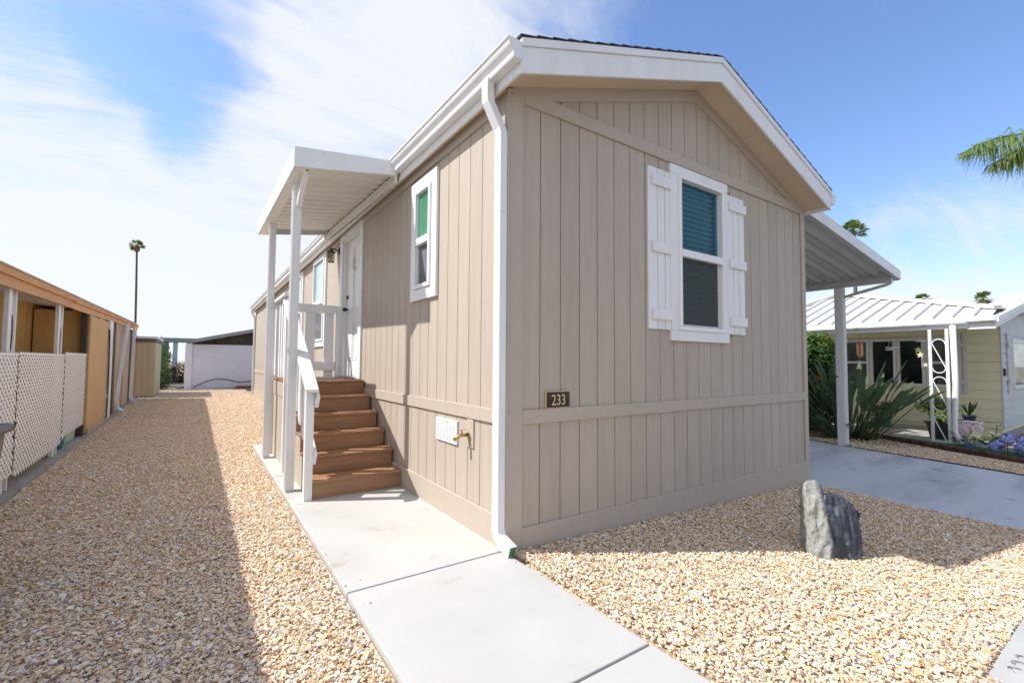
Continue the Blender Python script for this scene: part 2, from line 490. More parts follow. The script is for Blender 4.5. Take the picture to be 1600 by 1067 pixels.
scatter('gravel', [[(EDGE(-2) + .03, -2.2, -.03), (-1.13, -2.2, -.03), (-1.13, 3.5, -.03), (EDGE(3.5) + .03, 3.5, -.03)]], 8200, .0048, .0142, 1)
scatter('gravel', [[(EDGE(3.5) + .03, 3.5, -.03), (-1.13, 3.5, -.03), (-1.13, 5.6, -.03), (EDGE(9) + .03, 9, -.03)],
                   [(-1.13, 5.6, -.03), (-.03, 5.6, -.03), (-.03, 9, -.03), (EDGE(9) + .03, 9, -.03)]], 5500, .006, .015, 2)
scatter('gravel', [[(EDGE(9) + .03, 9, -.03), (-.03, 9, -.03), (-.03, 22.5, -.03), (EDGE(22.5) + .03, 22.5, -.03)]], 1900, .010, .018, 3)
scatter('gravel', [[(.03, -2.2, gz(0, 0) + .004), (DRV(-2.2) - .03, -2.2, gz(4.5, 0) + .004), (DRV(0) - .02, -.03, gz(4.6, 0) + .006), (.03, -.03, gz(0, 0) + .012)]], 8200, .0048, .0142, 4, .016)

scatter('gravel', [[(EDGE(-2) + .03, -2.2, -.02), (-1.13, -2.2, -.02), (-1.13, 5.5, -.02), (EDGE(5.5) + .03, 5.5, -.02)],
                   [(.03, -2.2, gz(0, 0) + .012), (DRV(-2.2) - .03, -2.2, gz(4.5, 0) + .012), (DRV(0) - .02, -.03, gz(4.6, 0) + .012), (.03, -.03, gz(0, 0) + .018)]], 260, .013, .021, 14)
# a few strays kicked onto the walk
scatter('gravel', [[(-1.09, -2.0, .004), (-.98, -2.0, .004), (-.98, 2.2, .004), (-1.09, 2.2, .004)], [(-.12, -2.0, .004), (-.03, -2.0, .004), (-.03, -.05, .004), (-.12, -.05, .004)]], 26, .004, .011, 15, .004)

# front walk: separate cast slabs
walk = bpy.data.objects.new('walkway', None); COL.objects.link(walk); walk['kind'] = 'structure'
for y0, y1 in ((-2.2, -1.291), (-1.279, -.006), (.006, 3.194), (3.206, 5.6)):
    MB().box(-1.1, -.003 if y0 > -.1 else -.025, y0, y1, -.14, 0).build('slab', m_conc, walk, bev=.008)

# front kerb with the stencilled number
kb = MB().box(-14, 30, -2.75, -2.206, -.3, -.075).build('kerb', m_curb, None, bev=.008); kb['kind'] = 'structure'
MB().box(-40, 60, -12, -2.75, -.5, -.2).build('street', m_asphalt)['kind'] = 'structure'


def text_mesh(name, body, size, m, extrude=.004, sx=1.0, align='LEFT'):
    cu = bpy.data.curves.new(name, 'FONT'); cu.body = body; cu.size = size; cu.extrude = extrude; cu.align_x = align; cu.offset = 0
    ob = bpy.data.objects.new(name + '_tmp', cu); COL.objects.link(ob)
    dg = bpy.context.evaluated_depsgraph_get(); me = bpy.data.meshes.new_from_object(ob.evaluated_get(dg))
    bpy.data.objects.remove(ob); me.materials.clear(); me.materials.append(m)
    for v in me.vertices: v.co.x *= sx
    return me


kn = bpy.data.objects.new('kerb_number', text_mesh('kerb_number', '233', .16, m_paint_dk, .001, .95)); kn.location = (1.29, -2.36, -.074); link(kn)
tag(kn, 'faded grey stencilled house number on the pale concrete kerb', 'painted number')

# driveway
dv = MB().prism([(DRV(-2.2), -2.2, -.178), (7.55, -2.2, -.2), (8.1 + .22 * 4, 4, -.2), (8.98, 16, -.2), (4.64, 16, -.19), (4.64, 0, -.186)], (0, 0, -.2)).build('driveway', m_drive)
dv['kind'] = 'structure'

# ------------------------------------------------------------------ the tan home
W, LN = 4.632, 18.33
home = thing('mobile_home', 'tan mobile home with white gutters, shuttered front window and low gabled shingle roof', 'mobile home', (W / 2, LN / 2, 0))
S = .2032; G0, S0 = .296, .178
GAP = .0045; TH = .014
fwall = MB()
OX0, OX1, OZ0, OZ1 = 1.955, 2.745, 1.62, 3.21
for b in ((0, OX0, .98, 3.3), (OX1, W, .98, 3.3), (OX0, OX1, .98, OZ0), (OX0, OX1, OZ1, 3.3), (0, W, -.4, .98)):
    fwall.box(b[0] + .012, b[1] - (.012 if b[1] == W else 0), TH, .11, b[2], b[3])
SOF = lambda x: 3.378 + .333 * min(x, W - x)
fwall.prism([(.012, TH, 3.3), (W - .012, TH, 3.3), (W - .012, TH, SOF(W)), (W / 2, TH, SOF(W / 2)), (.012, TH, SOF(0))], (0, .096, 0))
front = fwall.build('front_wall', m_siding, home)
bw = S - 2 * GAP
me_mid = MB().box(0, bw, 0, TH, .95, 3.33).mesh('siding_board', m_siding)
me_skirt = MB().box(0, bw, 0, TH, -.38, .90).mesh('siding_board', m_siding)
me_low = MB().box(0, bw, 0, TH, .95, OZ0).mesh('siding_board', m_siding)
me_up = MB().box(0, bw, 0, TH, OZ1, 3.33).mesh('siding_board', m_siding)
for k in range(-1, 22):
    x = G0 + k * S + GAP
    x1 = min(x + bw, W - .02); w = x1 - x
    s = (w / bw, 1, 1) if w < bw - .001 else None
    if x < OX1 and x + bw > OX0:
        inst('siding_board', me_low, front, (x, 0, 0)); inst('siding_board', me_up, front, (x, 0, 0))
    else:
        inst('siding_board', me_mid, front, (x, 0, 0), scale=s)
    inst('siding_board', me_skirt, front, (x, 0, 0), scale=s)
    if k >= 0:
        xa, xb = x, x1
        pl = [(xa, 0, 3.38), (xb, 0, 3.38), (xb, 0, SOF(xb) - .02), (xa, 0, SOF(xa) - .02)]
        if xa < W / 2 < xb: pl = [(xa, 0, 3.38), (xb, 0, 3.38), (xb, 0, SOF(xb) - .02), (W / 2, 0, SOF(W / 2) - .02), (xa, 0, SOF(xa) - .02)]
        if SOF(xb) - .02 > 3.4 or SOF(xa) > 3.42: MB().prism(pl, (0, TH, 0)).build('siding_board', m_siding, front)
# front trim
PR = -.019
MB().box(-.019, .125, PR, -.0005, -.4, 3.36).build('corner_trim', m_trim, home, bev=.004)
MB().box(W - .075, W + .019, PR, -.0005, -.4, 3.36).build('corner_trim', m_trim, home, bev=.004)
MB().box(.1265, W - .0765, PR, -.0005, .876, .981).build('belly_band', m_trim, home, bev=.004)
MB().prism([(.1265, PR, -.42), (W - .0765, PR, -.42), (W - .0765, PR, .108), (.1265, PR, .132)], (0, .0185, 0)).build('skirt_trim', m_trim, home, bev=.004)
MB().box(.1265, W - .0765, PR, -.0005, 3.285, 3.398).build('gable_band', m_trim, home, bev=.004)
for sgn in (0, 1):
    xx = (lambda x: x) if not sgn else (lambda x: W - x)
    MB().prism([(xx(.02), PR - .002, SOF(.02) - .003), (xx(W / 2), PR - .002, SOF(W / 2) - .003), (xx(W / 2), PR - .002, SOF(W / 2) - .118), (xx(.35), PR - .002, SOF(.35) - .118), (xx(.02), PR - .002, SOF(.02) - .06)],
               (0, .0215, 0)).build('rake_trim', m_trim, home, bev=.003)

# side wall
DY0, DY1, DZ0, DZ1 = 3.76, 4.70, 1.095, 3.235
sw = MB()
for b in ((.012, DY0, -.4, 3.37), (DY1, LN, -.4, 3.37), (DY0, DY1, -.4, DZ0), (DY0, DY1, DZ1, 3.37)):
    sw.box(TH, .11, b[0], b[1], b[2], b[3])
side = sw.build('side_wall', m_siding, home)
ms_mid = MB().box(0, TH, 0, bw, .95, 3.34).mesh('siding_board', m_siding)
ms_skirt = MB().box(0, TH, 0, bw, -.38, .90).mesh('siding_board', m_siding)
ms_dl = MB().box(0, TH, 0, bw, .95, DZ0).mesh('siding_board', m_siding)
ms_du = MB().box(0, TH, 0, bw, DZ1, 3.34).mesh('siding_board', m_siding)
far = MB()
for k in range(-1, 90):
    y = S0 + k * S + GAP
    if y + bw > LN: break
    if y > 7.4:
        far.box(0, TH, y, y + bw, .95, 3.34); far.box(0, TH, y, y + bw, -.38, .90); continue
    if y < DY1 and y + bw > DY0:
        inst('siding_board', ms_dl, side, (0, y, 0)); inst('siding_board', ms_du, side, (0, y, 0))
    else: inst('siding_board', ms_mid, side, (0, y, 0))
    inst('siding_board', ms_skirt, side, (0, y, 0))
far.build('siding_boards', m_siding, home, kind='stuff')
MB().box(PR, -.0005, .0005, .098, -.1, 3.34).build('corner_trim', m_trim, home, bev=.004)
MB().box(PR, -.0005, LN - .1, LN + .019, -.1, 3.34).build('corner_trim', m_trim, home, bev=.004)
MB().box(PR, -.0005, .0995, LN - .1015, .876, .981).build('belly_band', m_trim, home, bev=.004)
MB().box(PR, -.0005, .0995, LN - .1015, -.1, .213).build('skirt_trim', m_trim, home, bev=.004)
MB().box(PR - .003, -.0005, .0995, LN - .1015, 3.25, 3.345).build('frieze_board', m_trim, home, bev=.004)
MB().box(W - .11, W, .1105, LN, -.4, 3.37).build('side_wall', m_siding, home)
MB().box(.1105, W - .1105, LN - .11, LN, -.4, 3.37).build('back_wall', m_siding, home)

# roof
FB = lambda x: 3.325 + .333 * min(x, W - x)          # underside of the rake fascia
XE = -.105
YF, YB = -.30, LN + .3
rf = MB()
for sgn in (0, 1):
    q = (lambda x: x) if not sgn else (lambda x: W - x)
    rf.prism([(q(XE + .02), YF + .02, FB(XE) + .165), (q(W / 2), YF + .02, FB(W / 2) + .165), (q(W / 2), YF + .02, FB(W / 2) + .24), (q(XE + .02), YF + .02, FB(XE) + .24)], (0, YB - YF - .04, 0))
roof = rf.build('roof', m_shingle, home)
NCR = 17
for sgn in (0, 1):
    q = (lambda x: x) if not sgn else (lambda x: W - x)
    for k in range(NCR):
        xa = XE - .012 + (W / 2 - XE + .012) * k / NCR; xb = XE - .012 + (W / 2 - XE + .012) * (k + 1) / NCR + .03
        xb = min(xb, W / 2)
        za, zb = FB(xa) + .262, FB(xb) + .250
        MB().prism([(q(xa), YF - .012, za - .012), (q(xb), YF - .012, zb - .004), (q(xb), YF - .012, zb + .004), (q(xa), YF - .012, za + .006)], (0, YB - YF + .02, 0)).build('shingle_course', m_shingle, roof)
    for ya, yb in ((YF, YF + .022), (YB - .022, YB)):
        MB().prism([(q(XE), ya, FB(XE)), (q(W / 2), ya, FB(W / 2)), (q(W / 2), ya, FB(W / 2) + .185), (q(XE), ya, FB(XE) + .185)], (0, yb - ya, 0)).build('fascia_board', m_white, home, bev=.003)
        MB().prism([(q(XE), ya - .012, FB(XE) + .187), (q(W / 2), ya - .012, FB(W / 2) + .187), (q(W / 2), ya - .012, FB(W / 2) + .242), (q(XE), ya - .012, FB(XE) + .242)], (0, yb - ya + .02, 0)).build('drip_edge', m_alum, home)
    # sloping soffit under the rake, flat soffit under the eave
    MB().prism([(q(XE + .022), YF + .0225, SOF(XE)), (q(W / 2), YF + .0225, SOF(W / 2)), (q(W / 2), YF + .0225, SOF(W / 2) + .012), (q(XE + .022), YF + .0225, SOF(XE) + .012)], (0, -YF - .0235, 0)).build('soffit', m_soffit, home)
    x0, x1 = sorted((q(XE + .0225), q(-.001)))
    MB().box(x0, x1, .0005, LN, 3.346, 3.356).build('soffit', m_soffit, home)
    x0, x1 = sorted((q(XE), q(XE + .022)))
    MB().box(x0, x1, YF + .0225, YB - .0225, 3.30, 3.482).build('fascia_board', m_white, home, bev=.003)
# lapped joints in the drip edge
for x in (1.93, 3.6): MB().prism([(x, YF - .0125, FB(x) + .186), (x + .035, YF - .0125, FB(x + .035) + .186), (x + .035, YF - .0125, FB(x + .035) + .243), (x, YF - .0125, FB(x) + .243)], (0, -.0035, 0)).build('drip_joint', m_alum, home)
# gutters: K profile
prof = [(-.106, 3.50), (-.106, 3.372), (-.172, 3.372), (-.178, 3.385), (-.176, 3.41), (-.186, 3.43), (-.204, 3.446), (-.212, 3.462), (-.214, 3.484), (-.226, 3.486), (-.226, 3.502), (-.206, 3.502)]
AY0, AY1 = 1.97, 5.29
for ya, yb in ((-.312, AY0 - .003), (AY1 + .003, LN + .31)):
    MB().prism([(a, ya, b) for a, b in prof], (0, yb - ya, 0)).build('gutter', m_alum, home, bev=.0015)
MB().prism([(2 * W / 2 - a, -.312, b) for a, b in prof], (0, LN + .62, 0)).build('gutter', m_alum, home)
SPX, SPY = -.053, .025
ds = MB().rectpath([(-.158, SPY + .02, 3.40), (-.158, SPY + .02, 3.26), (-.150, SPY + .02, 3.225), (SPX - .008, SPY + .005, 3.045), (SPX, SPY, 3.01), (SPX, SPY, .15), (SPX + .002, SPY - .016, .105), (SPX + .006, SPY - .065, .072), (SPX + .012, SPY - .165, .04)], (0, 1, 0) if 0 else (1, 0, 0), .062, .084).build('downspout', m_alum, home, bev=.006)
MB().box(SPX - .033, SPX + .033, SPY - .044, SPY + .044, .955, .962).build('downspout_joint', m_alum, ds)
MB().box(SPX - .033, SPX + .033, SPY - .044, SPY + .044, 2.42, 2.428).build('downspout_joint', m_alum, ds)
d = (Vector((SPX + .012, SPY - .165, .04)) - Vector((SPX + .006, SPY - .065, .072))).normalized(); uu = d.cross(Vector((1, 0, 0))).normalized()
pc = Vector((SPX + .012, SPY - .165, .04)) + d * .001; ax = Vector((.026, 0, 0)); ay = uu * .036
MB().add([pc - ax - ay, pc + ax - ay, pc + ax + ay, pc - ax + ay], [(0, 1, 2, 3)]).build('spout_opening', m_green, ds)
MB().rectpath([(-.158, LN - .1, 3.40), (-.158, LN - .1, 3.27), (-.05, LN - .06, 3.05), (-.05, LN - .06, .1), (-.1, LN - .06, .03)], (0, 1, 0), .084, .062).build('downspout', m_alum, home, bev=.006)

# front window
win = MB()
win.box(1.853, 2.832, -.034, -.001, 3.182, 3.268); win.box(1.853, 2.832, -.034, -.001, 1.55, 1.652)
win.box(1.853, 1.966, -.032, -.001, 1.6525, 3.1815); win.box(2.736, 2.832, -.032, -.001, 1.6525, 3.1815)
fwin = win.build('window', m_white, home, bev=.003)
fr = MB(); YV = -.046
fr.box(1.967, 2.735, YV, .05, 3.148, 3.181); fr.box(1.967, 2.735, YV, .05, 1.653, 1.692)
fr.box(1.967, 2.014, YV, .05, 1.6925, 3.1475); fr.box(2.708, 2.735, YV, .05, 1.6925, 3.1475)
fr.build('window_frame', m_vinyl, fwin, bev=.003)
MB().box(2.0145, 2.7075, YV - .008, .03, 2.375, 2.448).build('meeting_rail', m_vinyl, fwin, bev=.003)
MB().box(2.0145, 2.7075, .018, .022, 2.4485, 3.1475).build('window_pane', g_teal, fwin)
MB().box(2.0145, 2.7075, .018, .022, 1.6925, 2.3745).build('window_pane', g_teal, fwin)
MB().box(2.0145, 2.655, -.012, -.010, 1.715, 2.3745).build('insect_screen', m_screen, fwin)
MB().box(2.6555, 2.7075, -.016, .012, 1.6925, 2.3745).build('sash_stile', m_greyal, fwin)
MB().box(2.0145, 2.655, -.016, -.004, 1.6925, 1.7145).build('sash_rail', m_greyal, fwin)
slat = MB().box(-.345, .345, -.025, .025, -.0015, .0015).mesh('blind_slat', m_blind)
z = 3.13
while z > 1.72:
    inst('blind_slat', slat, fwin, (2.362, .075, z), rot=(R(-14), 0, 0)); z -= .052
for x in (2.17, 2.55): MB().box(x - .0015, x + .0015, .055, .058, 1.7, 3.14).build('blind_cord', m_blind, fwin)
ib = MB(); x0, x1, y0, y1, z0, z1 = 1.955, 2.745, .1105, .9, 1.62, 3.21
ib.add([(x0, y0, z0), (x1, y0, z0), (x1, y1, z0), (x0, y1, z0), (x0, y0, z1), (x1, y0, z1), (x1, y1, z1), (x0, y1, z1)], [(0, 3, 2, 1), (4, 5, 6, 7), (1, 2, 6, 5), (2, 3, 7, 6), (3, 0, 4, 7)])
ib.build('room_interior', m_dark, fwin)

# board and batten shutters
for xs, bx in (((1.537, 1.664), (1.673, 1.772), (1.782, 1.853)), None), (((2.833, 2.945), (2.956, 3.053), (3.064, 3.172)), None):
    sh = bpy.data.objects.new('shutter', None); sh.location = (xs[0][0], -.01, 2.4); link(sh, home)
    for a, b in xs: MB().box(a, b, -.022, -.001, 1.65 + random.uniform(-.002, .002), 3.172 + random.uniform(-.002, .002)).build('shutter_board', m_white, sh, bev=.003)
    bxa, bxb = (1.575, 1.853) if xs[0][0] < 2 else (2.8335, 3.172)
    if xs[0][0] > 2: bxa, bxb = 2.86, 3.178
    for zz in (3.048, 2.418, 1.788): MB().box(bxa, bxb, -.047, -.0225, zz - .049, zz + .049).build('shutter_batten', m_white, sh, bev=.003)

# side windows (glass against the siding)
def side_window(y0, y1, z0, z1, gup, tw=.10):
    b = MB()
    b.box(-.032, -.001, y0, y1, z1 - tw, z1); b.box(-.032, -.001, y0, y1, z0, z0 + tw)
    b.box(-.031, -.001, y0, y0 + tw, z0 + tw + .0005, z1 - tw - .0005); b.box(-.031, -.001, y1 - tw, y1, z0 + tw + .0005, z1 - tw - .0005)
    w = b.build('window', m_white, home, bev=.003)
    a0, a1, c0, c1 = y0 + tw + .001, y1 - tw - .001, z0 + tw + .001, z1 - tw - .001
    f = MB(); f.box(-.05, -.001, a0, a1, c1 - .03, c1); f.box(-.05, -.001, a0, a1, c0, c0 + .04)
    f.box(-.05, -.001, a0, a0 + .04, c0 + .0405, c1 - .0305); f.box(-.05, -.001, a1 - .04, a1, c0 + .0405, c1 - .0305)
    f.build('window_frame', m_vinyl, w, bev=.003)
    zm = c0 + (c1 - c0) * .47
    MB().box(-.056, -.001, a0 + .0405, a1 - .0405, zm - .035, zm + .035).build('meeting_rail', m_vinyl, w, bev=.003)
    MB().box(-.012, -.001, a0 + .0405, a1 - .0405, zm + .0355, c1 - .0305).build('window_pane', gup, w)
    MB().box(-.012, -.001, a0 + .0405, a1 - .0405, c0 + .0405, zm - .0355).build('window_pane', m_screen2, w)
    MB().box(-.02, -.0125, a1 - .075, a1 - .041, c0 + .0405, zm - .0355).build('sash_stile', m_greyal, w)


m_obscure = pm('obscure_glass_green', (.05, .22, .125), .12, (.09, .30, .19), (4, 4, 2), 4, .35, .7, spec=.6)
m_pale = pm('pane_sky_reflection', (.36, .50, .52), .08, (.46, .60, .62), (1, 1, .6), 3, .35, .7, spec=.7)  # sky reflection and white shades put into the pane colour
side_window(1.19, 1.815, 1.955, 3.197, m_obscure, .115)
side_window(5.83, 6.93, 1.60, 3.33, m_pale)
side_window(8.03, 9.2, 1.60, 3.33, m_pale)

# door
dt = MB()
dt.box(-.026, -.001, 3.62, 4.86, 3.2355, 3.335); dt.box(-.025, -.001, 3.62, 3.7595, 1.09, 3.235); dt.box(-.025, -.001, 4.7005, 4.84, 1.09, 3.235)
door = dt.build('door', m_white, home, bev=.003)
jm = MB(); jm.box(-.001, .11, 3.76, 3.782, 1.11, 3.234); jm.box(-.001, .11, 4.678, 4.70, 1.11, 3.234); jm.box(-.001, .11, 3.7825, 4.6775, 3.212, 3.234)
jm.build('door_jamb', m_white, door)
MB().box(-.05, .11, 3.76, 4.70, 1.088, 1.108).build('threshold', m_silver, door)
dl = MB().box(.065, .10, 3.785, 4.675, 1.115, 3.208)
leaf = dl.build('door_leaf', m_white, door)
for (a, b) in ((3.88, 4.18), (4.28, 4.58)):
    for (c, d_) in ((1.35, 1.95), (2.10, 2.72), (2.82, 3.08)):
        p = MB(); p.box(.056, .065, a, b, c, d_); p.box(.048, .056, a + .035, b - .035, c + .035, d_ - .035)
        p.build('door_panel', m_white, door, bev=.004)
kn_ = MB().tube([(.062, 4.60, 2.14), (.02, 4.60, 2.14)], .014, 10); kn_.lathe([(.0, -.03), (.022, -.026), (.032, -.008), (.032, .008), (.02, .026), (0, .03)], (.005, 4.60, 2.14), 14)
kn_.build('door_knob', m_black, door, smooth=True)
MB().tube([(.062, 4.60, 2.33), (.035, 4.60, 2.33)], .03, 14).build('deadbolt', m_black, door)
ring = [(.035, 4.23 + .05 * math.sin(t) * (1 if t < 3 else .7), 2.80 + .075 * math.cos(t) - .02 * t / 3) for t in [i * .45 for i in range(11)]]
MB().tube(ring, .012, 6).build('door_knocker', m_silver, door, smooth=True)

# crawl-space vent and belly strap
vn = MB().box(-.020, -.001, .745, 1.155, .628, .828).build('vent', m_white, home, bev=.003)
for col in range(3):
    for r_ in range(9):
        y0 = .775 + col * .125; zz = .652 + r_ * .0185
        MB().prism([(-.0205, y0, zz), (-.0205, y0 + .105, zz), (-.028, y0 + .105, zz + .009), (-.028, y0, zz + .009)], (.002, 0, .004)).build('vent_louvre', m_white, vn)
MB().box(-.012, -.001, .47, .575, .64, .874).build('patch_board', m_trim, home, bev=.003)
fb_ = thing('hose_tap', 'small brass garden tap on the tan skirting beside the white vent', 'tap', (-.02, .56, .75))
MB().tube([(-.012, .56, .74), (-.07, .56, .74), (-.10, .575, .725), (-.125, .585, .70)], [.014, .014, .015, .016], 10).build('tap_body', m_brass, fb_, smooth=True)
MB().tube([(-.065, .56, .745), (-.065, .56, .785)], .006, 8).build('tap_stem', m_brass, fb_)
MB().lathe([(.0, 0), (.028, .002), (.03, .008), (.0, .012)], (-.065, .56, .783), 12).build('tap_handle', pm('tap_grey', (.4, .36, .3), .5), fb_)
MB().tube([(-.02, .535, .73), (-.02, .50, .66)], .006, 6).build('tap_drain', m_brass, fb_)

# number plaque 233
pq = thing('house_number_plaque', 'black house number plaque with gold frame and the digits 233', 'number sign', (.46, -.01, 1.04))
MB().box(.342, .582, -.020, -.001, .983, 1.112).build('plaque_frame', m_gold, pq, bev=.003)
MB().box(.348, .576, -.023, -.0205, .989, 1.106).build('plaque_face', m_plaque, pq)
tm = text_mesh('digits', '233', .118, m_gold, .002, .82, 'CENTER')
dg_ = bpy.data.objects.new('digits', tm); dg_.location = (.462, -.0255, 1.006); dg_.rotation_euler = (R(90), 0, 0); link(dg_, pq)

# porch lantern
lm = thing('porch_lantern', 'black wall lantern with clear glass beside the front door', 'wall lamp', (-.02, 4.97, 3.0))
MB().box(-.03, -.001, 4.93, 5.03, 2.93, 3.07).build('wall_plate', m_black, lm, bev=.01)
MB().tube([(-.03, 4.98, 3.0), (-.09, 4.98, 3.03), (-.15, 4.98, 3.03), (-.17, 4.98, 2.99)], .012, 8).build('lamp_arm', m_black, lm, smooth=True)
MB().lathe([(.0, .10), (.012, .075), (.02, .05), (.075, .0), (.08, -.015), (.0, -.015)], (-.17, 4.98, 2.97), 4 * 3).build('lamp_cap', m_black, lm)
cg = MB()
for i in range(6):
    a = 2 * math.pi * i / 6
    cg.tube([(-.17 + .07 * math.cos(a), 4.98 + .07 * math.sin(a), 2.955), (-.17 + .062 * math.cos(a), 4.98 + .062 * math.sin(a), 2.76)], .006, 5)
cg.lathe([(.07, .0), (.07, .014), (.05, .014), (.05, 0), (.07, 0)], (-.17, 4.98, 2.748), 12)
cg.build('lamp_cage', m_black, lm)
MB().lathe([(.05, 0), (.058, .19)], (-.17, 4.98, 2.762), 12).build('lamp_glass', glass('lantern_glass', (.95, .9, .8), .8), lm)
MB().lathe([(.0, 0), (.024, .015), (.03, .06), (.015, .11), (0, .12)], (-.17, 4.98, 2.79), 10).build('lamp_bulb', pm('bulb', (.85, .72, .5), .3), lm, smooth=True)

lm.scale = (.78, .78, .78); lm.location.z += .13; lm.location.x += .004

# ------------------------------------------------------------------ steps and landing
st = thing('entry_steps', 'brown composite entry steps with white railing leading up to the front door', 'steps', (-.5, 3.4, 0))
X0, X1 = -.925, -.022
RUN, RISE = .2815, .1808
for i in range(6):
    y = 2.02 + RUN * i; z0 = RISE * i
    MB().box(X0, X1, y, y + .022, z0 + .001, z0 + RISE - .0265).build('riser', m_deck, st, bev=.002)
    if i < 5:
        MB().box(X0 - .008, X1 + .004, y - .024, y + .120, z0 + RISE - .026, z0 + RISE).build('tread_board', m_deck, st, bev=.006)
        MB().box(X0 - .008, X1 + .004, y + .126, y + RUN + .0, z0 + RISE - .026, z0 + RISE).build('tread_board', m_deck, st, bev=.006)
LZ = 1.085; LY0, LY1 = 2.02 + RUN * 5, 4.80
yy = LY0 - .024; k = 0
while yy < LY1 - .05:
    MB().box(X0 - .008, X1 + .004, yy, min(yy + .138, LY1), LZ - .026, LZ).build('deck_board', m_deck, st, bev=.006); yy += .144
m_skirt = pm('skirt_tan', (.485, .415, .34), .6, (.45, .385, .31), (5, 5, 5), 4, .3, .7, .15, (60, 60, 60), bdist=.003)
for i in range(6):           # stepped side panel under the stair
    y = 2.02 + RUN * i
    if i < 5: MB().box(X0 - .001, X0 + .014, y + .024, y + RUN + .02, .0, RISE * (i + 1) - .03).build('side_panel', m_skirt, st)
MB().box(X0 - .012, X0 + .004, LY0 + .03, LY1 - .1, 0, LZ - .03).build('side_panel', m_skirt, st)
MB().box(X0 - .02, X0 + .004, LY0 + .03, LY1 - .1, LZ - .22, LZ - .03).build('side_band', m_trim, st)
MB().box(X0 + .02, X1, LY1 - .03, LY1 - .012, 0, LZ - .03).build('rear_panel', m_skirt, st)
PXO = X0 - .006
def post(y, x, z0, z1, s=.088, nm='post'):
    return MB().box(x - s / 2, x + s / 2, y - s / 2, y + s / 2, z0, z1).build(nm, m_white, st, bev=.004)
HR = lambda y: 1.13 + .642 * (y - 2.0)                # top of the sloping handrail
post(2.02, PXO - .02, 0, HR(2.0) - .06, .075)
post(3.42, PXO - .02, 0, HR(3.42) - .05, .075)
post(4.76, PXO - .02, 0, 2.17, .085)
post(4.76, -.05, LZ + .001, 2.2, .07)
# sloping cap, side rails and pickets
ya, yb = 1.90, 3.50
MB().bar((PXO - .02, ya, HR(ya) - .018), (PXO - .02, yb, HR(yb) - .018), .115, .036).build('handrail', m_white, st, bev=.004)
MB().bar((PXO + .036, ya + .03, HR(ya) - .125), (PXO + .036, yb, HR(yb) - .115), .034, .14).build('rail_board', m_white, st, bev=.004)
MB().bar((PXO + .036, 2.0, HR(2.0) - .745), (PXO + .036, 3.38, HR(3.38) - .745), .034, .14).build('rail_board', m_white, st, bev=.004)
for i in range(6):
    y = 2.20 + .195 * i
    MB().prism([(PXO - .012, y, HR(y) - .86), (PXO - .012, y + .088, HR(y + .088) - .86), (PXO - .012, y + .088, HR(y + .088) - .04), (PXO - .012, y, HR(y) - .04)], (.03, 0, 0)).build('picket', m_white, st, bev=.003)
# landing rails, outer side
MB().box(PXO - .075, PXO + .05, 3.44, 4.80, 2.14, 2.175).build('handrail', m_white, st, bev=.004)
for zz in (2.07, 1.26): MB().box(PXO + .012, PXO + .045, 3.47, 4.70, zz - .07, zz + .068).build('rail_board', m_white, st, bev=.004)
for i in range(6): MB().box(PXO - .022, PXO + .010, 3.55 + i * .195, 3.64 + i * .195, 1.12, 2.137).build('picket', m_white, st, bev=.003)
# landing rails, far end
for z0, z1 in ((2.075, 2.205), (1.19, 1.325)): MB().box(PXO + .03, -.09, 4.735, 4.77, z0, z1).build('rail_board', m_white, st, bev=.004)
for xa in (-.255, -.53, -.80): MB().box(xa, xa + .145, 4.771, 4.80, LZ - .02, 2.19).build('picket', m_white, st, bev=.003)
# stringer trims against the house wall
mt_ = thing('door_mat', 'small grey door mat lying on the landing at the front door', 'door mat', (-.35, 4.2, LZ))
MB().box(-.62, -.13, 3.86, 4.58, LZ + .001, LZ + .014).build('mat_pad', pm('mat_grey', (.35, .34, .33), .95, (.12, .12, .12), (60, 60, 60), 3, .4, .6, .8, (200, 200, 200)), mt_)

# ------------------------------------------------------------------ porch awning
aw = thing('porch_awning', 'white aluminium awning on two posts over the front door steps', 'awning', (-.6, 3.6, 0))
AX = -1.155
zr_out, zr_in = 3.285, 3.425
# front end fascia (shallow channel) and far end fascia
for ya, yb in ((AY0, AY0 + .02), (AY1 - .02, AY1)):
    MB().prism([(AX, ya, 3.19), (-.128, ya, 3.345), (-.128, ya, 3.50), (AX, ya, 3.39)], (0, yb - ya, 0)).build('end_fascia', m_alum, aw, bev=.002)
    y2 = ya + .02 if ya < 3 else ya - .03
    MB().prism([(AX + .01, y2 + .0005, 3.19), (-.128, y2 + .0005, 3.345), (-.128, y2 + .0005, 3.35), (AX + .01, y2 + .0005, 3.195)], (0, .03, 0)).build('fascia_lip', m_cream, aw)
MB().box(AX, AX + .02, AY0 + .0205, AY1 - .0205, 3.19, 3.39).build('gutter_fascia', m_alum, aw, bev=.002)
MB().box(AX + .0205, AX + .10, AY0 + .0515, AY1 - .0515, 3.19, 3.20).build('gutter_floor', m_cream, aw)
MB().box(AX + .1, AX + .115, AY0 + .0515, AY1 - .0515, 3.19, 3.27).build('gutter_back', m_cream, aw)
MB().box(-.150, -.128, AY0 + .021, AY1 - .021, 3.27, 3.372).build('ledger', m_cream, aw)
MB().box(-.1315, -.128, AY0 + .021, AY1 - .021, 3.3725, 3.44).build('end_shade_strip', m_dark, aw)  # dark strip standing in for the shade behind the pan ends
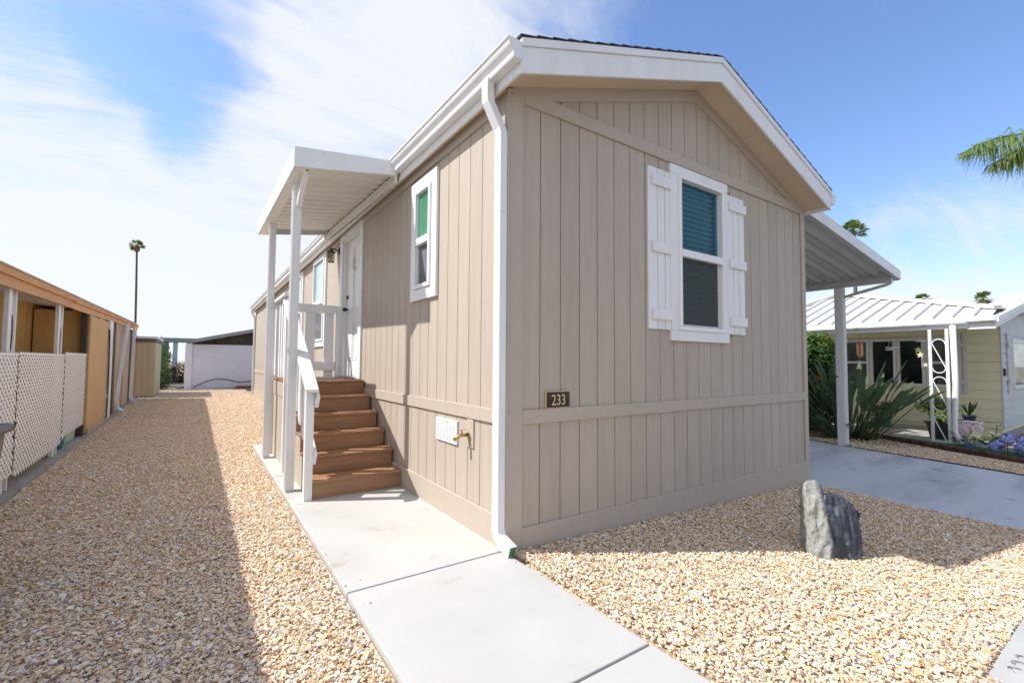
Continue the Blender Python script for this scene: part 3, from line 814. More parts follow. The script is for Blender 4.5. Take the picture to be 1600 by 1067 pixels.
# pans: W profile, ridges running out from the house
pw = .206
pp = [(0, .012), (.022, -.058), (.062, -.058), (.086, -.006), (.103, -.058 + .052), (.12, -.006), (.144, -.058), (.184, -.058), (pw, .012)]
n_p = int((AY1 - AY0 - .05) / pw)
pmesh = MB()
poly = [(a, b) for a, b in pp] + [(a, b + .006) for a, b in reversed(pp)]
pmesh.prism([(AX + .025, a, zr_out + b + .02) for a, b in poly], (-.135 - AX - .025, 0, zr_in - zr_out))
pme = pmesh.mesh('roof_pan', m_cream)
for i in range(n_p): inst('roof_pan', pme, aw, (0, AY0 + .03 + i * pw, 0))
MB().prism([(AX + .021, AY0 + .021, 3.372), (-.128, AY0 + .021, 3.49), (-.128, AY0 + .021, 3.495), (AX + .021, AY0 + .021, 3.377)], (0, AY1 - AY0 - .042, 0)).build('top_skin', m_alum, aw)
for y, nm in ((2.47, 'front'), (4.43, 'rear')):
    p = MB(); x = -1.045; s = .042
    p.box(x - s, x + s, y - s, y + s, .0, 3.27)
    po = p.build('post', m_alum, aw, bev=.004)
    for o_ in (-.018, .018):
        MB().box(x + o_ - .006, x + o_ + .006, y - s - .005, y - s - .0005, .02, 3.19).build('post_rib', m_alum, po, bev=.002)
        MB().box(x - s - .005, x - s - .0005, y + o_ - .006, y + o_ + .006, .02, 3.19).build('post_rib', m_alum, po, bev=.002)
    MB().box(x - .03, x + .03, y - s - .055, y - s - .006, 0.001, .006).build('base_bracket', m_silver, po)
MB().bar((-1.03, 2.42, 2.96), (-1.03, 2.07, 3.22), .05, .05).build('brace', m_alum, aw, bev=.004)
MB().box(-1.092, -1.0895, 2.44, 2.466, 1.42, 1.46).build('sticker', pm('sticker_grey', (.2, .2, .22), .5), aw)

for o in [q for q in bpy.data.objects if q.parent == aw and q.name.split('.')[0] not in ('post', 'brace', 'sticker', 'roof_pan')]:
    for v in o.data.vertices: v.co.z += .03 * (v.co.y - AY0)
for o in [q for q in bpy.data.objects if q.parent == aw and q.name.startswith('roof_pan')]: o.location.z += .03 * (o.location.y + .1 - AY0)

# ------------------------------------------------------------------ carport awning on the right
cp = thing('carport_awning', 'grey corrugated aluminium carport awning along the far side of the home', 'carport', (6.5, 5, -.2))
CX0, CX1, CY0, CY1 = 4.76, 8.50, .05, 11.0
cz = lambda x: 3.455 + (2.90 - 3.455) * (x - CX0) / (CX1 - CX0)
for ya in (CY0, CY1):
    MB().prism([(CX0, ya, cz(CX0) - .04), (CX1, ya, cz(CX1) - .04), (CX1, ya, cz(CX1) + .125), (CX0, ya, cz(CX0) + .125)], (0, .018, 0)).build('end_fascia', m_alum, cp, bev=.002)
MB().prism([(CX0, CY0 + .0185, cz(CX0) - .04), (CX1 - .02, CY0 + .0185, cz(CX1) - .04), (CX1 - .02, CY0 + .0185, cz(CX1) - .035), (CX0, CY0 + .0185, cz(CX0) - .035)], (0, .05, 0)).build('fascia_lip', m_greyal, cp)
MB().box(CX1 - .018, CX1, CY0 + .0185, CY1, cz(CX1) - .05, cz(CX1) + .125).build('gutter_fascia', m_alum, cp, bev=.002)
pw2 = .305
pp2 = [(0, .0), (.03, -.065), (.075, -.07), (.12, -.02), (.1525, -.012), (.185, -.02), (.23, -.07), (.275, -.065), (pw2, 0)]
poly = [(a, b) for a, b in pp2] + [(a, b + .006) for a, b in reversed(pp2)]
pm2 = MB().prism([(CX0, a, cz(CX0) + b + .09) for a, b in poly], (CX1 - .1 - CX0, 0, cz(CX1 - .1) - cz(CX0))).mesh('roof_pan', m_greyal)
for i in range(int((CY1 - CY0 - .1) / pw2)): inst('roof_pan', pm2, cp, (0, CY0 + .07 + i * pw2, 0))
MB().prism([(CX0, CY0 + .02, cz(CX0) + .105), (CX1 - .02, CY0 + .02, cz(CX1) + .105), (CX1 - .02, CY0 + .02, cz(CX1) + .11), (CX0, CY0 + .02, cz(CX0) + .11)], (0, CY1 - CY0 - .03, 0)).build('top_skin', m_alum, cp)
BX = 8.29
MB().box(BX - .045, BX + .045, .115, CY1 - .05, 2.80, 2.875).build('beam', m_greyal, cp, bev=.004)
def carport_post(y):
    p = MB().box(BX - .06, BX + .06, y - .075, y + .075, -.2, 2.799).build('post', m_alum, cp, bev=.006)
    for o_ in (-.035, .0, .035):
        MB().box(BX - .066, BX - .0605, y + o_ - .01, y + o_ + .01, -.18, 2.78).build('post_rib', m_alum, p, bev=.002)
        MB().box(BX + o_ - .008, BX + o_ + .008, y - .081, y - .0755, -.18, 2.78).build('post_rib', m_alum, p, bev=.002)
    return p
p_ = carport_post(.93)
MB().box(BX - .068, BX - .0605, .97, 1.0, 1.08, 1.12).build('sticker', pm('sticker_dark', (.06, .06, .08), .5), p_)
MB().box(BX - .10, BX + .06, .82, .86, -.2, -.16).build('base_bracket', m_silver, p_)
for y in (5.2, 9.6): carport_post(y)
MB().rectpath([(BX, .85, 2.62), (BX, .20, 2.765), (BX, .13, 2.80)], (1, 0, 0), .05, .05).build('brace', m_greyal, cp, bev=.004)

# ------------------------------------------------------------------ boulder
def boulder():
    base = Vector((2.15, -1.22, -.10))
    hulls = [  # pale spire on the left, dark shoulder on the right
        [(-.33, -.15, -.12), (-.12, -.17, -.12), (-.12, .12, -.12), (-.31, .12, -.12), (-.34, -.12, .06), (-.14, -.18, .10), (-.31, -.08, .22), (-.20, -.12, .26),
         (-.37, -.07, .40), (-.22, -.10, .44), (-.38, -.05, .48), (-.36, -.03, .55), (-.25, -.06, .575), (-.14, -.03, .54), (-.11, .04, .45), (-.36, .08, .45), (-.26, .09, .54)],
        [(-.22, -.12, -.12), (.10, -.17, -.12), (.36, -.02, -.12), (.34, .16, -.12), (-.20, .17, -.12), (.40, .02, .02), (.36, .12, .08), (.33, -.04, .20), (.34, .06, .33),
         (.30, -.05, .34), (.16, -.07, .42), (-.02, -.08, .47), (-.20, -.08, .46), (-.18, .10, .46), (.12, .12, .43), (.24, -.13, .12), (-.16, -.14, .2), (.05, -.16, .14)]]
    bm = bmesh.new()
    for h in hulls:
        b2 = bmesh.new()
        for p in h: b2.verts.new(p)
        r_ = bmesh.ops.convex_hull(b2, input=b2.verts)
        tmp = bpy.data.meshes.new('tmp'); b2.to_mesh(tmp); b2.free(); bm.from_mesh(tmp); bpy.data.meshes.remove(tmp)
    me0 = bpy.data.meshes.new('boulder_raw'); bm.to_mesh(me0); bm.free()
    ob = bpy.data.objects.new('boulder_raw', me0); COL.objects.link(ob)
    md = ob.modifiers.new('r', 'REMESH'); md.mode = 'VOXEL'; md.voxel_size = .011
    me = bpy.data.meshes.new_from_object(ob.evaluated_get(bpy.context.evaluated_depsgraph_get()))
    bpy.data.objects.remove(ob)
    for v in me.vertices:
        p = v.co.copy(); n = v.normal
        rid = 1 - abs(noise.noise(Vector((p.x * 10, p.y * 10, p.z * 5)) + Vector((4, 2, 9)))) * 2; ce = noise.cell(Vector((p.x * 11 + p.z * 4, p.y * 9, p.z * 8 + p.x * 3)))
        f = noise.noise(p * 4 + Vector((3, 1, 7))) * .03 + (rid - .5) * .018 + (ce - .5) * .005 + noise.noise(p * 24) * .009 + noise.noise(p * 55) * .004
        v.co = p + n * f
    for v in me.vertices: v.co.x *= .58; v.co.y *= .8; v.co.z *= .98
    for p in me.polygons: p.use_smooth = True
    m = bpy.data.materials.new('slate_rock'); m.use_nodes = True; t = m.node_tree; n = t.nodes; l = t.links.new; b = n['Principled BSDF']
    b.inputs['Roughness'].default_value = .7
    tc = n.new('ShaderNodeTexCoord')
    def nz(s, d, di=0):
        x = n.new('ShaderNodeTexNoise'); x.inputs['Scale'].default_value = s; x.inputs['Detail'].default_value = d; x.inputs['Distortion'].default_value = di; x.inputs['Roughness'].default_value = .65
        l(tc.outputs['Object'], x.inputs['Vector']); return x.outputs[0]
    cr = n.new('ShaderNodeValToRGB'); l(nz(6, 9, .8), cr.inputs[0]); e = cr.color_ramp
    e.elements[0].position = .3; e.elements[0].color = (.018, .024, .034, 1); e.elements[1].position = .74; e.elements[1].color = (.24, .27, .31, 1)
    k = e.elements.new(.5); k.color = (.050, .062, .082, 1)
    # pale weathered crust on the left side, rust lichen patches
    sp = n.new('ShaderNodeSeparateXYZ'); l(tc.outputs['Object'], sp.inputs[0])
    r = n.new('ShaderNodeMapRange'); l(sp.outputs[0], r.inputs[0]); r.inputs[1].default_value = -.075; r.inputs[2].default_value = -.115
    ad = n.new('ShaderNodeMath'); ad.operation = 'MULTIPLY_ADD'; l(nz(9, 8, .5), ad.inputs[0]); ad.inputs[1].default_value = 2.6; ad.inputs[2].default_value = -1.25
    su = n.new('ShaderNodeMath'); su.operation = 'ADD'; su.use_clamp = True; l(ad.outputs[0], su.inputs[0]); l(r.outputs[0], su.inputs[1])
    su2 = n.new('ShaderNodeMath'); su2.operation = 'MULTIPLY'; l(su.outputs[0], su2.inputs[0]); l(r.outputs[0], su2.inputs[1])
    m1 = n.new('ShaderNodeMixRGB'); l(su2.outputs[0], m1.inputs[0]); l(cr.outputs[0], m1.inputs[1]); m1.inputs[2].default_value = (.34, .35, .32, 1)
    r2_ = n.new('ShaderNodeMapRange'); l(nz(4.5, 5), r2_.inputs[0]); r2_.inputs[1].default_value = .62; r2_.inputs[2].default_value = .72; r2_.inputs[4].default_value = .8
    m2 = n.new('ShaderNodeMixRGB'); l(r2_.outputs[0], m2.inputs[0]); l(m1.outputs[0], m2.inputs[1]); m2.inputs[2].default_value = (.38, .22, .07, 1)
    l(m2.outputs[0], b.inputs['Base Color'])
    bp = n.new('ShaderNodeBump'); bp.inputs['Strength'].default_value = .7; bp.inputs['Distance'].default_value = .02; l(nz(22, 9), bp.inputs['Height']); l(bp.outputs[0], b.inputs['Normal'])
    me.materials.append(m)
    o = bpy.data.objects.new('boulder', me); COL.objects.link(o); o.location = base; o.rotation_euler = (0, 0, R(-36))
    tag(o, 'upright blue-grey boulder with a pale crusted side standing on the gravel', 'boulder')


boulder()

# ------------------------------------------------------------------ neighbour on the left: patio home
m_brown = pm('brown_paneling', (.62, .39, .15), .7, (.52, .32, .12), (12, 12, 1.2), 5, .3, .7, .25, (40, 40, 3), rand=.05, bdist=.004)
m_ply = pm('tan_plywood', (.64, .42, .20), .7, (.53, .33, .15), (9, 9, .9), 6, .3, .75, .15, (40, 40, 2), rand=.04)
m_orange = pm('orange_fascia', (.66, .34, .13), .55, (.56, .28, .10), (1, 1, 1), 5, .3, .7, .1, (20, 20, 20))
m_plank = pm('weathered_plank', (.50, .40, .29), .8, (.36, .27, .19), (8, 8, 1), 6, .3, .7, .3, (30, 30, 2), rand=.15)
m_ceil = pm('patio_ceiling', (.72, .71, .68), .8, (.62, .60, .56), (1, 1, 1), 5, .3, .7, .3, (9, 2, 9))
m_dkwood = pm('dark_timber', (.045, .035, .028), .85, (.09, .07, .05), (8, 8, 2), 4)
lh = thing('patio_home', 'brown neighbouring home with a long orange eave and open lattice patio on the left', 'mobile home', (-5, 8, 0))
slab_ = sheet('patio_slab', [(EDGE(-1), -1), (EDGE(18.4), 18.4), (-8, 18.4), (-8, -1)], 0.0, m_conc_old, 'structure', .15)
ZE0 = lambda y: 1.92 + .027 * y + .14
# back wall boards
MB().prism([(-4.23, -1.0, 0), (-4.23, 18.3, 0), (-4.23, 18.3, ZE0(18.3)), (-4.23, -1.0, ZE0(-1))], (-4.8, 0, 0)).build('wall', m_brown, lh)
bmsh = MB().box(0, .024, 0, .392, 0, 1).mesh('wall_board', m_brown)
for i in range(24): inst('wall_board', bmsh, lh, (-4.228, -.9 + i * .4, .01), scale=(1, 1, ZE0(-.9 + i * .4) - .012))
# roof
ZE = lambda y: 1.92 + .027 * y              # underside of the eave board
rb = MB()
rb.prism([(EDGE(-1) - .06, -1.0, ZE(-1) + .18), (EDGE(18.3) - .06, 18.3, ZE(18.3) + .18), (-9.3, 18.3, 3.6), (-9.3, -1.0, 3.1)], (0, 0, .05))
rb.build('roof', pm('roof_white', (.6, .58, .55), .7, (.5, .48, .45), (1, 1, 1), 5), lh)
MB().prism([(EDGE(-1) - .1, -1.0, ZE(-1) + .06), (EDGE(18) - .1, 18.0, ZE(18) + .06), (-4.22, 18.0, ZE(18) + .12), (-4.22, -1.0, ZE(-1) + .14)], (0, 0, .015)).build('ceiling', m_ceil, lh)


def eave(y0, y1, zb0, zb1, nm='eave_board'):
    a, b = EDGE(y0) - .02, EDGE(y1) - .02
    MB().prism([(a, y0, zb0), (a - .025, y0, zb0), (a - .025, y0, zb0 + .10), (a, y0, zb0 + .10)], (b - a, y1 - y0, zb1 - zb0)).build(nm, m_orange, lh)
    MB().prism([(a + .03, y0, zb0 + .1005), (a - .03, y0, zb0 + .1005), (a - .03, y0, zb0 + .165), (a + .04, y0, zb0 + .165)], (b - a, y1 - y0, zb1 - zb0)).build('eave_cap', m_orange, lh)
    MB().prism([(a + .05, y0, zb0 + .1655), (a - .2, y0, zb0 + .20), (a - .2, y0, zb0 + .212), (a + .05, y0, zb0 + .1775)], (b - a, y1 - y0, zb1 - zb0)).build('eave_flashing', m_plank, lh)


eave(-1.0, 6.55, ZE(-1), ZE(6.55))
eave(6.56, 11.2, ZE(6.56) - .01, ZE(11.2) - .01)
eave(11.21, 18.2, ZE(11.21), ZE(18.2) - .03)
# paired white posts with scroll inserts
for y in (3.86, 6.10):
    x = EDGE(y) - .10
    pr = MB().box(x - .02, x + .02, y - .075, y + .02, .001, ZE(y) + .05).build('patio_post', m_alum, lh, bev=.004)
    MB().box(x - .02, x + .02, y + .14, y + .17, .001, ZE(y) + .05).build('post_flange', m_alum, pr, bev=.004)
    MB().box(x - .012, x - .006, y + .0205, y + .1395, .2, 2.0).build('post_web', m_alum, pr)
    MB().tube([(x + .01, y + .055 + .035 * math.sin(t), 1.6 + .18 * math.cos(t)) for t in [i * .5 for i in range(8)]], .006, 5).build('post_scroll', m_dkwood, pr)
MB().box(EDGE(8.15) - .13, EDGE(8.15) - .05, 8.08, 8.20, .001, ZE(8.1) + .05).build('end_post', m_dkwood, lh)


# return wall added across the patio so its dark end catches light
MB().box(-4.19, EDGE(8.25) - .14, 8.215, 8.245, .02, ZE(8.2) + .05).build('added_end_wall', m_brown, lh)
for i in range(2): MB().box(-4.18 + i * .36, -4.18 + i * .36 + .352, 8.19, 8.2145, .03, ZE(8.2) + .04).build('wall_board', m_brown, lh)


# lattice panels
def lattice(y0, y1, ztop, zbot, amp):
    b = MB(); x = lambda y: EDGE(y) - .055
    sp, wd = .105, .031
    H = ztop - zbot
    def zb(y): return zbot + amp * math.sin((y - y0) / (y1 - y0) * math.pi * .9 + .3) * .5
    for sgn, off in ((1, .0), (-1, .004)):
        k0 = y0 - H * 1.4 - .1; k = k0
        while k < y1 + H * 1.4 + .1:
            # line: y = k + s*sgn (z-zbot); clip
            pts = []
            for i in range(0, 61):
                z = zbot - .1 + (H + .1) * i / 60
                y = k + sgn * (z - zbot) * 1.35
                if y0 <= y <= y1 and z >= zb(y): pts.append((y, z))
            if len(pts) > 1:
                (ya, za), (yb_, zb_) = pts[0], pts[-1]
                b.bar((x(ya) + off, ya, za), (x(yb_) + off, yb_, zb_), wd, .003, (1, 0, 0))
            k += sp
    o = b.build('lattice_panel', m_lat, lh); o['kind'] = 'stuff'
    MB().prism([(x(y0) - .003, y0, ztop - .02), (x(y0) + .010, y0, ztop - .02), (x(y0) + .010, y0, ztop), (x(y0) - .003, y0, ztop)], (x(y1) - x(y0), y1 - y0, .0)).build('lattice_rail', m_lat, lh)


m_lat = pm('white_vinyl_lattice', (.88, .84, .83), .5)
lattice(-.2, 4.05, 1.39, .15, .05)
lattice(4.08, 6.35, 1.40, .12, -.06)
lattice(6.38, 8.75, 1.43, .17, .06)
# infill wall beyond the patio
def wallpanel(nm, y0, y1, m, z0=.03, z1=None, dx=.03, th=.03, tilt=0):
    z1 = z1 if z1 == .10 else ZE(y0) - .005
    a, b = EDGE(y0) - dx, EDGE(y1) - dx
    return MB().prism([(a, y0, z0), (a - th, y0, z0), (a - th, y0 + tilt, z1), (a, y0 + tilt, z1)], (b - a, y1 - y0, 0)).build(nm, m, lh, bev=.003)
wallpanel('ply_panel', 8.30, 9.35, m_ply); wallpanel('ply_panel', 9.36, 10.65, m_ply)
wallpanel('trim_batten', 8.30, 10.66, m_plank, .0, .10, .0, .03)
wallpanel('white_post', 10.68, 11.25, m_alum, .02, 2.1, .0, .04, .0)
wallpanel('dark_panel', 11.26, 12.2, m_dkwood, .02, 2.08, .06, .03)
for i in range(4): wallpanel('plank', 12.21 + i * .95, 13.10 + i * .95, m_plank, .02, 2.09, .03 + .02 * (i % 2), .03)
wallpanel('dark_panel', 16.05, 18.2, m_dkwood, .02, 2.1, .1, .03)
MB().rectpath([(EDGE(13) + .03, 13.8, ZE(13.5) + .05), (EDGE(13) + .02, 12.35, .35), (EDGE(12) + .02, 12.3, .12), (EDGE(12) + .14, 12.25, .04)], (0, 1, .3), .10, .07).build('downspout', m_alum, lh, bev=.004)
MB().rectpath([(EDGE(16) + .03, 16.2, ZE(16) + .05), (EDGE(16) + .02, 16.0, .2), (EDGE(16) + .06, 15.9, .08), (EDGE(16) + .2, 15.8, .03)], (0, 1, 0), .10, .07).build('downspout', m_alum, lh, bev=.004)
MB().tube([(EDGE(11), 10.66, 2.0), (EDGE(11) + .02, 10.62, 1.2), (EDGE(11) + .01, 10.7, .5), (EDGE(11) + .04, 10.4, .08)], .014, 6).build('cable', m_black, lh)

# things in and by the patio
bin_ = thing('trash_bin', 'dark-lidded taupe wheeled trash bin cut by the left picture edge', 'trash bin', (-3.04, .86, 0))
m_bin = pm('bin_brown', (.16, .125, .10), .5, (.13, .10, .08), (4, 4, 4), 4)
m_lid = pm('bin_lid', (.055, .06, .07), .45, (.08, .085, .09), (6, 6, 6), 4)
bx_, by_ = -3.04, .86
MB().prism([(bx_ - .25, by_ - .27, .03), (bx_ + .22, by_ - .27, .03), (bx_ + .22, by_ + .27, .03), (bx_ - .25, by_ + .27, .03)], (0, 0, .02)).build('bin_base', m_bin, bin_)
bb = MB(); a = [(-.24, -.25, .05), (.20, -.25, .05), (.20, .25, .05), (-.24, .25, .05)]; c = [(-.30, -.30, .90), (.27, -.30, .90), (.27, .30, .90), (-.30, .30, .90)]
bb.add([(bx_ + p[0], by_ + p[1], p[2]) for p in a + c], [(0, 3, 2, 1), (4, 5, 6, 7), (0, 1, 5, 4), (1, 2, 6, 5), (2, 3, 7, 6), (3, 0, 4, 7)])
bb.build('bin_body', m_bin, bin_, bev=.02)
MB().box(bx_ - .32, bx_ + .30, by_ - .33, by_ + .33, .901, .955).build('bin_lid', m_lid, bin_, bev=.02)
MB().box(bx_ - .22, bx_ + .20, by_ - .23, by_ + .23, .956, .985).build('lid_rib', m_lid, bin_, bev=.012)
for s_ in (-.27, .27): MB().tube([(bx_ - .27, by_ + s_ - .03, .11), (bx_ - .27, by_ + s_ + .03, .11)], .11, 14).build('wheel', m_black, bin_)
tb_ = thing('storage_tub', 'pale green storage tub behind the lattice, beside the dark end post', 'tub', (-3.6, 7.5, 0))
m_tub = pm('tub_green', (.42, .55, .46), .5, (.36, .49, .40), (3, 3, 3), 4)
ty0, ty1, tx0, tx1 = 7.15, 7.85, -3.80, -3.52
tbb = MB(); tbb.add([(tx0 + .03, ty0 + .03, .002), (tx1 - .03, ty0 + .03, .002), (tx1 - .03, ty1 - .03, .002), (tx0 + .03, ty1 - .03, .002), (tx0, ty0, .36), (tx1, ty0, .36), (tx1, ty1, .36), (tx0, ty1, .36)], [(0, 3, 2, 1), (0, 1, 5, 4), (1, 2, 6, 5), (2, 3, 7, 6), (3, 0, 4, 7), (4, 5, 6, 7)])
tbb.build('tub_body', m_tub, tb_, bev=.015)
MB().box(tx0 - .02, tx1 + .02, ty0 - .02, ty1 + .02, .361, .39).build('tub_lid', m_tub, tb_, bev=.01)
bk = thing('bucket', 'small blue bucket on the patio slab under the lattice', 'bucket', (-3.6, 6.75, 0))
MB().lathe([(.0, .002), (.075, .002), (.095, .15), (.10, .16), (.09, .16), (.07, .01)], (-3.58, 6.75, 0), 16).build('bucket_body', pm('bucket_blue', (.03, .20, .36), .45), bk, smooth=True)
MB().tube([(-3.58 + .09 * math.cos(t), 6.75, .15 + .07 * math.sin(t)) for t in [i * math.pi / 8 for i in range(9)]], .004, 5).build('bucket_handle', m_silver, bk)

# beige shed
sd = thing('beige_shed', 'small beige metal shed with a dark roof rim beyond the left home', 'shed', (-3.65, 20.2, 0))
m_beige = pm('beige_metal', (.60, .51, .33), .6, (.52, .43, .27), (5, 5, .5), 5, .3, .7, .1, (10, 10, 2), rand=.03)
MB().box(-4.28, -3.21, 18.72, 21.8, 0, 2.0).build('shed_body', m_beige, sd)
for i in range(6): MB().box(-4.27 + i * .176, -4.27 + i * .176 + .168, 18.702, 18.7195, .01, 1.99).build('wall_sheet', m_beige, sd, bev=.004)
for i in range(10): MB().box(-3.2095, -3.194, 18.74 + i * .305, 18.74 + i * .305 + .297, .01, 1.99).build('wall_sheet', m_beige, sd, bev=.004)
m_rim = pm('roof_rim', (.10, .09, .09), .6, (.16, .15, .14), (5, 5, 5), 4)
MB().box(-4.3, -3.17, 18.66, 21.85, 2.0, 2.12).build('roof_rim', m_rim, sd)
MB().box(-4.33, -3.14, 18.63, 21.88, 2.1205, 2.20).build('roof', m_alum, sd)

# white block shed at the end
ws = thing('white_outbuilding', 'white walled outbuilding with a grey sloping roof at the end of the gravel', 'outbuilding', (-.3, 25, 0))
m_block = pm('white_block', (.72, .71, .77), .75, (.66, .64, .70), (1.2, 1.2, 1.2), 6, .3, .7, .15, (30, 30, 30), rand=.02)
m_block2 = pm('white_block_side', (.78, .78, .79), .75, (.72, .72, .73), (1.2, 1.2, 1.2), 6, .3, .7, .1, (30, 30, 30))
MB().box(-2.38, 3.0, 23.62, 27, -.05, 2.1).build('wall_core', m_block2, ws)
for r_ in range(7):
    for c_ in range(9):
        xo = -2.13 + c_ * .58 - (.29 if r_ % 2 else 0)
        xa, xb = max(-2.12, xo + .001), min(2.9, xo + .5785)
        if xb - xa > .05: MB().box(xa, xb, 23.57, 23.6195, .02 + r_ * .295, .02 + r_ * .295 + .2935).build('wall_block', m_block, ws)
MB().box(-2.40, -2.125, 23.50, 23.6195, -.05, 2.1).build('corner_pier', m_block2, ws, bev=.005)
m_gryroof = pm('grey_roof', (.23, .25, .28), .6, (.30, .32, .35), (2, 2, 2), 4)
MB().prism([(-2.2, 23.2, 2.14), (3.2, 23.2, 3.45), (3.2, 23.2, 3.60), (-2.2, 23.2, 2.30)], (0, 4.2, 0)).build('roof', m_gryroof, ws)
MB().prism([(-2.1, 23.7, 2.101), (3.0, 23.7, 2.101), (3.0, 23.7, 3.38), (-2.1, 23.7, 2.14)], (0, .05, 0)).build('gable_recess', m_dkwood, ws)
hs = MB().tube([(-2.05, 23.54, .08), (-1.85, 23.52, .18), (-1.45, 23.54, .38), (-1.05, 23.54, .46), (-.6, 23.53, .40), (-.2, 23.53, .28), (.1, 23.53, .30), (.6, 23.54, .36)], .016, 6).build('hose', m_black, None, smooth=True)
tag(hs, 'black hose hanging in a wave along the white outbuilding wall', 'hose')
bkp = thing('brick_stack', 'low stack of red bricks at the foot of the white wall', 'bricks', (.1, 23.35, 0))
m_brick = pm('red_brick', (.30, .10, .055), .85, (.22, .07, .04), (9, 9, 9), 4, rand=.15)
for i in range(5):
    for j in range(2 - (i == 4)): MB().box(-.32 + i * .2, -.13 + i * .2, 23.33, 23.43, -.03 + j * .066, .033 + j * .066).build('brick', m_brick, bkp)

# path, plants and far houses through the gap
pt = bpy.data.objects.new('path', None); COL.objects.link(pt); pt['kind'] = 'structure'; pt.location = (-2.9, 24, 0)
m_paver = pm('paver', (.34, .28, .22), .85, (.26, .21, .16), (3, 3, 3), 5, .3, .7, .3, (30, 30, 30), rand=.18)
rn = random.Random(8)
y = 22.75
while y < 33:
    x = -4.0 + rn.uniform(-.2, 0)
    while x < -1.5 if y > 27.3 else x < -2.75:
        w = rn.uniform(.35, .6)
        MB().box(x, min(x + w - .03, -2.42) if y < 27.3 else x + w - .03, y, y + .42, -.06, .0 + rn.uniform(-.006, .006)).build('paver', m_paver, pt); x += w
    y += .46
MB().box(EDGE(22.6), .3, 22.58, 22.72, -.1, .015).build('path_border', m_conc_old, None)['kind'] = 'structure'


def leaf_mat(name, c1, c2, rand=.2):
    m = pm(name, c1, .5, c2, (7, 7, 7), 3, .35, .65, rand=rand)
    t = m.node_tree; n = t.nodes; b = n['Principled BSDF']; l = t.links.new
    tr = n.new('ShaderNodeBsdfTranslucent'); src = b.inputs['Base Color'].links[0].from_socket; l(src, tr.inputs[0])
    ms = n.new('ShaderNodeMixShader'); ms.inputs[0].default_value = .4; l(b.outputs[0], ms.inputs[1]); l(tr.outputs[0], ms.inputs[2]); l(ms.outputs[0], n['Material Output'].inputs[0])
    return m


def foliage(b, c, rad, n, size, seed, shell=.55):
    rnd = random.Random(seed); c = Vector(c)
    for _ in range(n):
        d = Vector((rnd.gauss(0, 1), rnd.gauss(0, 1), rnd.gauss(0, 1))).normalized()
        k = shell + (1 - shell) * rnd.random() ** .6
        nn = 1 + .28 * noise.noise(d * 2.3 + Vector((seed, 0, 0)))
        p = c + Vector((d.x * rad[0], d.y * rad[1], d.z * rad[2])) * k * nn
        if p.z < -.15: continue
        u = Vector((rnd.gauss(0, 1), rnd.gauss(0, 1), rnd.gauss(0, .7))).normalized(); w = u.cross(d + Vector((0, 0, .3))).normalized()
        s = size * rnd.uniform(.6, 1.3)
        b.add([p - u * s, p + w * s * .38 + d * s * .1, p + u * s, p - w * s * .38 + d * s * .1], [(0, 1, 2, 3)])


def bush(name, label, c, rad, n, size, m, seed, group=None, stems=4):
    t = thing(name, label, 'bush', (c[0], c[1], gz(c[0], c[1]) - .03), group)
    b = MB(); foliage(b, c, rad, n, size, seed); b.build('foliage', m, t, recalc=False)
    sb = MB(); rnd = random.Random(seed)
    for i in range(stems):
        a = rnd.uniform(0, 6.28); q = Vector((c[0], c[1], gz(c[0], c[1]) - .08))
        sb.tube([q, q + Vector((math.cos(a) * rad[0] * .2, math.sin(a) * rad[1] * .2, (c[2] - q.z) * .6)), Vector(c) + Vector((math.cos(a) * rad[0] * .5, math.sin(a) * rad[1] * .5, rad[2] * .3))], [.03, .022, .01], 6)
    sb.build('stem', m_stem, t); return t


m_stem = pm('bark', (.12, .085, .055), .9, (.07, .05, .035), (9, 9, 3), 5, .3, .7, .5, (20, 20, 5))
m_lf_a = leaf_mat('leaf_bright', (.16, .26, .05), (.07, .14, .03))
m_lf_b = leaf_mat('leaf_dark', (.05, .10, .03), (.025, .055, .02))
m_lf_c = leaf_mat('leaf_red', (.16, .07, .05), (.08, .08, .03))
m_lf_d = leaf_mat('leaf_hedge', (.075, .15, .03), (.03, .075, .018))
bush('shrub', 'flowering green shrub rising behind the beige shed', (-3.62, 26.2, 1.15), (.62, 1.3, 1.3), 2400, .085, m_lf_a, 4)
bush('shrub', 'dark low shrub at the foot of the beige shed wall', (-3.35, 24.0, .5), (.5, .6, .6), 900, .07, m_lf_b, 5)
bush('shrub', 'low reddish plant bed beside the paver path', (-2.75, 31, .5), (1.1, .8, .65), 1100, .11, m_lf_c, 6)
m_pblue = pm('pale_blue_paint', (.45, .56, .66), .6, (.38, .48, .58), (3, 3, 3), 4)
bs = thing('blue_outhouse', 'pale blue garden structure glimpsed past the paver path', 'garden house', (-3.1, 36, 0))
for x in (-4.1, -3.35, -2.6): MB().box(x, x + .26, 36, 36.26, -.1, 2.6).build('post', m_pblue, bs)
MB().box(-4.4, -2.0, 35.8, 38, 2.6, 2.85).build('roof', m_gryroof, bs)
MB().box(-4.4, -3.6, 36.6, 36.7, -.1, 2.6).build('wall', m_pblue, bs)
tq = thing('teal_bin', 'teal bin with a dark lid far down the path', 'bin', (-2.2, 37, 0))
MB().lathe([(0, -.08), (.3, -.08), (.36, 1.0), (.38, 1.02), (0, 1.03)], (-2.2, 37, 0), 14).build('bin_body', pm('teal', (.05, .36, .36), .5), tq)
MB().lathe([(.40, 1.03), (.40, 1.1), (.2, 1.2), (0, 1.2)], (-2.2, 37, 0), 14).build('bin_lid', m_lid, tq)
fh = thing('grey_roofed_house', 'grey roofed house behind the beige shed', 'house', (-8, 34, 0))
MB().box(-13, -4.9, 30, 40, -.1, 2.7).build('wall', m_beige, fh)
